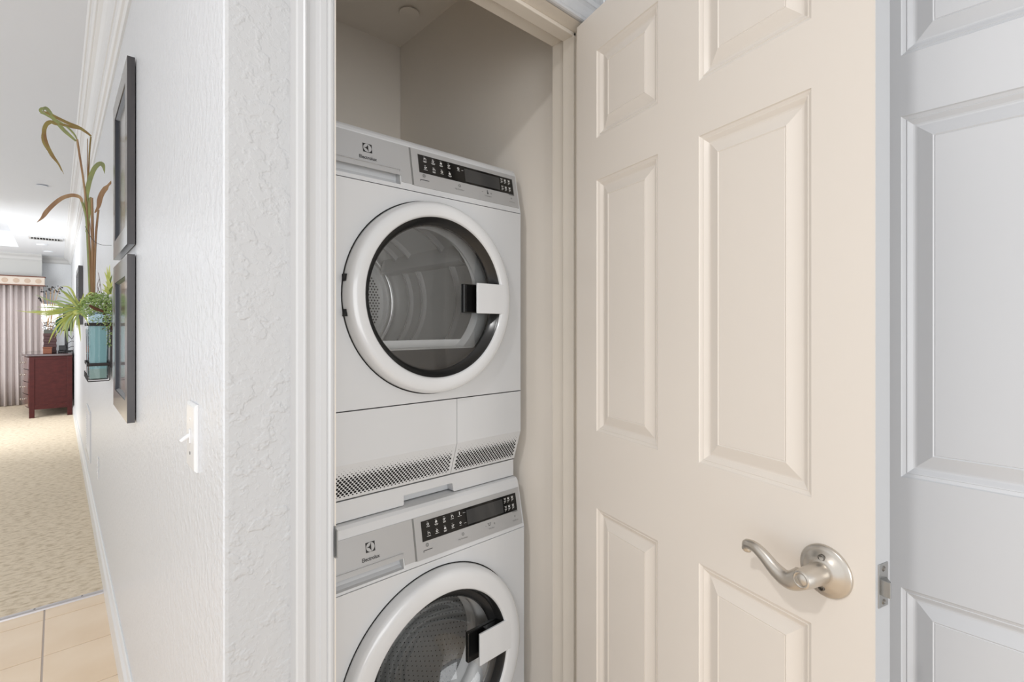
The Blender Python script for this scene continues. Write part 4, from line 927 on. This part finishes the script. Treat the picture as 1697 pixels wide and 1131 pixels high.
for (t, w_) in (((76, 482), 1), ((84, 478), 1), ((91, 480), 1), ((99, 476), 1), ((70, 495), 1), ((88, 500), 0), ((69, 530), 0), ((96, 528), 0)):
    q = P2([(82 + random.uniform(-4, 4), 548), (82 + (t[0] - 82) * 0.4, 548 + (t[1] - 548) * 0.5), t], Y1_ + 0.07)
    s_ = build('stick', MB().tube(bez(q, 4), 0.004, 5), M['reed'], sr)
    if w_:
        m = MB()
        for _ in range(9):
            c_ = q[-1] + Vector((random.uniform(-.05, .05), random.uniform(-.03, .03), random.uniform(-.06, .03))); m.sphere(tuple(c_), random.uniform(0.006, 0.013), 6)
        build('flower_head', m, M['iron'], s_, kind='stuff')
m = MB()
for _ in range(60):
    c_ = at_y(random.uniform(71, 100), random.uniform(532, 550), Y1_ + 0.07); m.sphere(tuple(c_), random.uniform(0.006, 0.012), 6)
build('white_blossoms', m, M['plate'], sr, kind='stuff')
a = at_y(71, 588, 9.49); b = at_y(86, 577, 9.49)
bxr = root('wooden_box', ((a.x + b.x) / 2, 9.54, DZ), 'small orange-brown wooden box in front of the planter', 'box')
m = MB().box((a.x, 9.49, DZ + 0.0005), (b.x, 9.58, b.z - 0.004)); build('body', m, M['orange'], bxr, bevel=0.003)
build('lid', MB().box((a.x - 0.003, 9.487, b.z - 0.003), (b.x + 0.003, 9.583, b.z + 0.012)), M['orange'], bxr, bevel=0.002)
tvr = root('television', (0.06, 10.1, DZ), 'black flat television on a stand, seen nearly edge-on on the dresser', 'television')
yv = 10.05
a = at_y(104, 549, yv); b = at_y(122, 505, yv)
build('screen_body', MB().prism([(a.x, yv), (b.x - 0.01, yv - 0.02), (b.x + 0.005, yv + 0.03), (b.x + 0.01, yv + 0.5), (a.x - 0.02, yv + 0.5)], 'z', a.z, b.z), M['tv'], tvr, bevel=0.006)
build('stand', MB().box((a.x + 0.02, yv + 0.02, DZ + 0.018), (a.x + 0.06, yv + 0.07, a.z)).box((a.x - 0.02, yv, DZ + 0.0005), (b.x, yv + 0.2, DZ + 0.02)), M['tv'], tvr, bevel=0.003)
a = at_y(96, 583, 9.75); b = at_y(107, 573, 9.75)
md = root('media_box', ((a.x + b.x) / 2, 9.8, DZ), 'small black media box beside the planter', 'electronics')
build('casing', MB().box((a.x, 9.75, DZ + 0.0005), (b.x, 9.95, DZ + 0.03)).box((a.x + 0.01, 9.78, DZ + 0.031), (b.x + 0.02, 9.92, b.z)), M['tv'], md, bevel=0.006)
cb = MB()
for pts in ([(107, 575), (113, 577), (120, 574), (124, 577)], [(108, 573), (118, 566), (124, 569), (122, 580)], [(113, 555), (119, 562), (122, 556), (124, 548)], [(123, 545), (125, 560), (124, 580), (125, 586)]):
    cb.tube(bez(P2(pts, 9.82), 5), 0.004, 5)
build('cable_tangle', cb, M['tv'], label='black cables looping behind the television', cat='cable')
a = at_y(69, 533, 10.55); b = at_y(97, 505, 10.55)
lr = root('table_lamp', ((a.x + b.x) / 2, 10.6, DZ), 'lit table lamp with a white rectangular shade behind the planter', 'lamp')
build('lamp_shade', MB().prism([(a.x, 10.5), (b.x, 10.5), (b.x, 10.68), (a.x, 10.68)], 'z', a.z, b.z, caps=False), M['shade'], lr)
lx = (a.x + b.x) / 2
build('base', MB().lathe((lx, 10.59, DZ + 0.0005), (0, 0, 1), [(0.06, 0), (0.06, 0.012), (0.02, 0.03), (0.035, 0.12), (0.045, 0.2), (0.012, 0.3), (0.008, a.z - DZ + 0.05)], 20, cap0=True, cap1=True), M['soil'], lr, smooth=50)

# curtain, pelmet
cv = MB(); nx = 150; xa_, xb_ = -1.25, -0.160; rows = [0.012, 0.5, 1.0, 1.5, 1.923]
vs = []
for z in rows:
    for i in range(nx + 1):
        t = i / nx; k = 0.4 + 0.6 * (1 - z / 2.2)
        ph = t * 2 * math.pi * 15
        flare = (1 - z / 1.93) * 0.015
        vs.append((xa_ + (xb_ + flare - xa_) * t + 0.006 * math.sin(ph * 1.7 + z), 11.150 + 0.030 * math.sin(ph) * (0.9 + 0.25 * k) + 0.010 * math.sin(ph * 0.43 + z * 1.3), z))
nn = nx + 1
cv.add(vs, [(r * nn + i, r * nn + i + 1, (r + 1) * nn + i + 1, (r + 1) * nn + i) for r in range(len(rows) - 1) for i in range(nx)])
cu = build('curtain', cv, M['curtain'], smooth=80, label='floor-length grey-mauve satin curtain in deep folds', cat='curtain')
so = cu.modifiers.new('thick', 'SOLIDIFY'); so.thickness = 0.003
pr = root('pelmet', (-0.7, 11.12, 1.92), 'pale fabric pelmet with round medallions above the curtain', 'pelmet')
px1 = -0.150; pz0, pz1 = 1.925, 2.066
build('board', MB().box((-1.3, 11.06, pz0), (px1, 11.195, pz1)), M['pelmet'], pr, bevel=0.004)
for z in (pz0, pz1): build('piping', MB().tube([(-1.3, 11.056, z), (px1 + 0.004, 11.056, z), (px1 + 0.004, 11.19, z)], 0.009, 6), M['piping'], pr)
for k in range(7):
    build('medallion', MB().lathe((px1 - 0.075 - k * 0.127, 11.0605, (pz0 + pz1) / 2), (0, -1, 0), [(0.038, 0), (0.036, 0.002), (0.020, 0.003), (0.001, 0.003)], 20), M['medal'], pr)
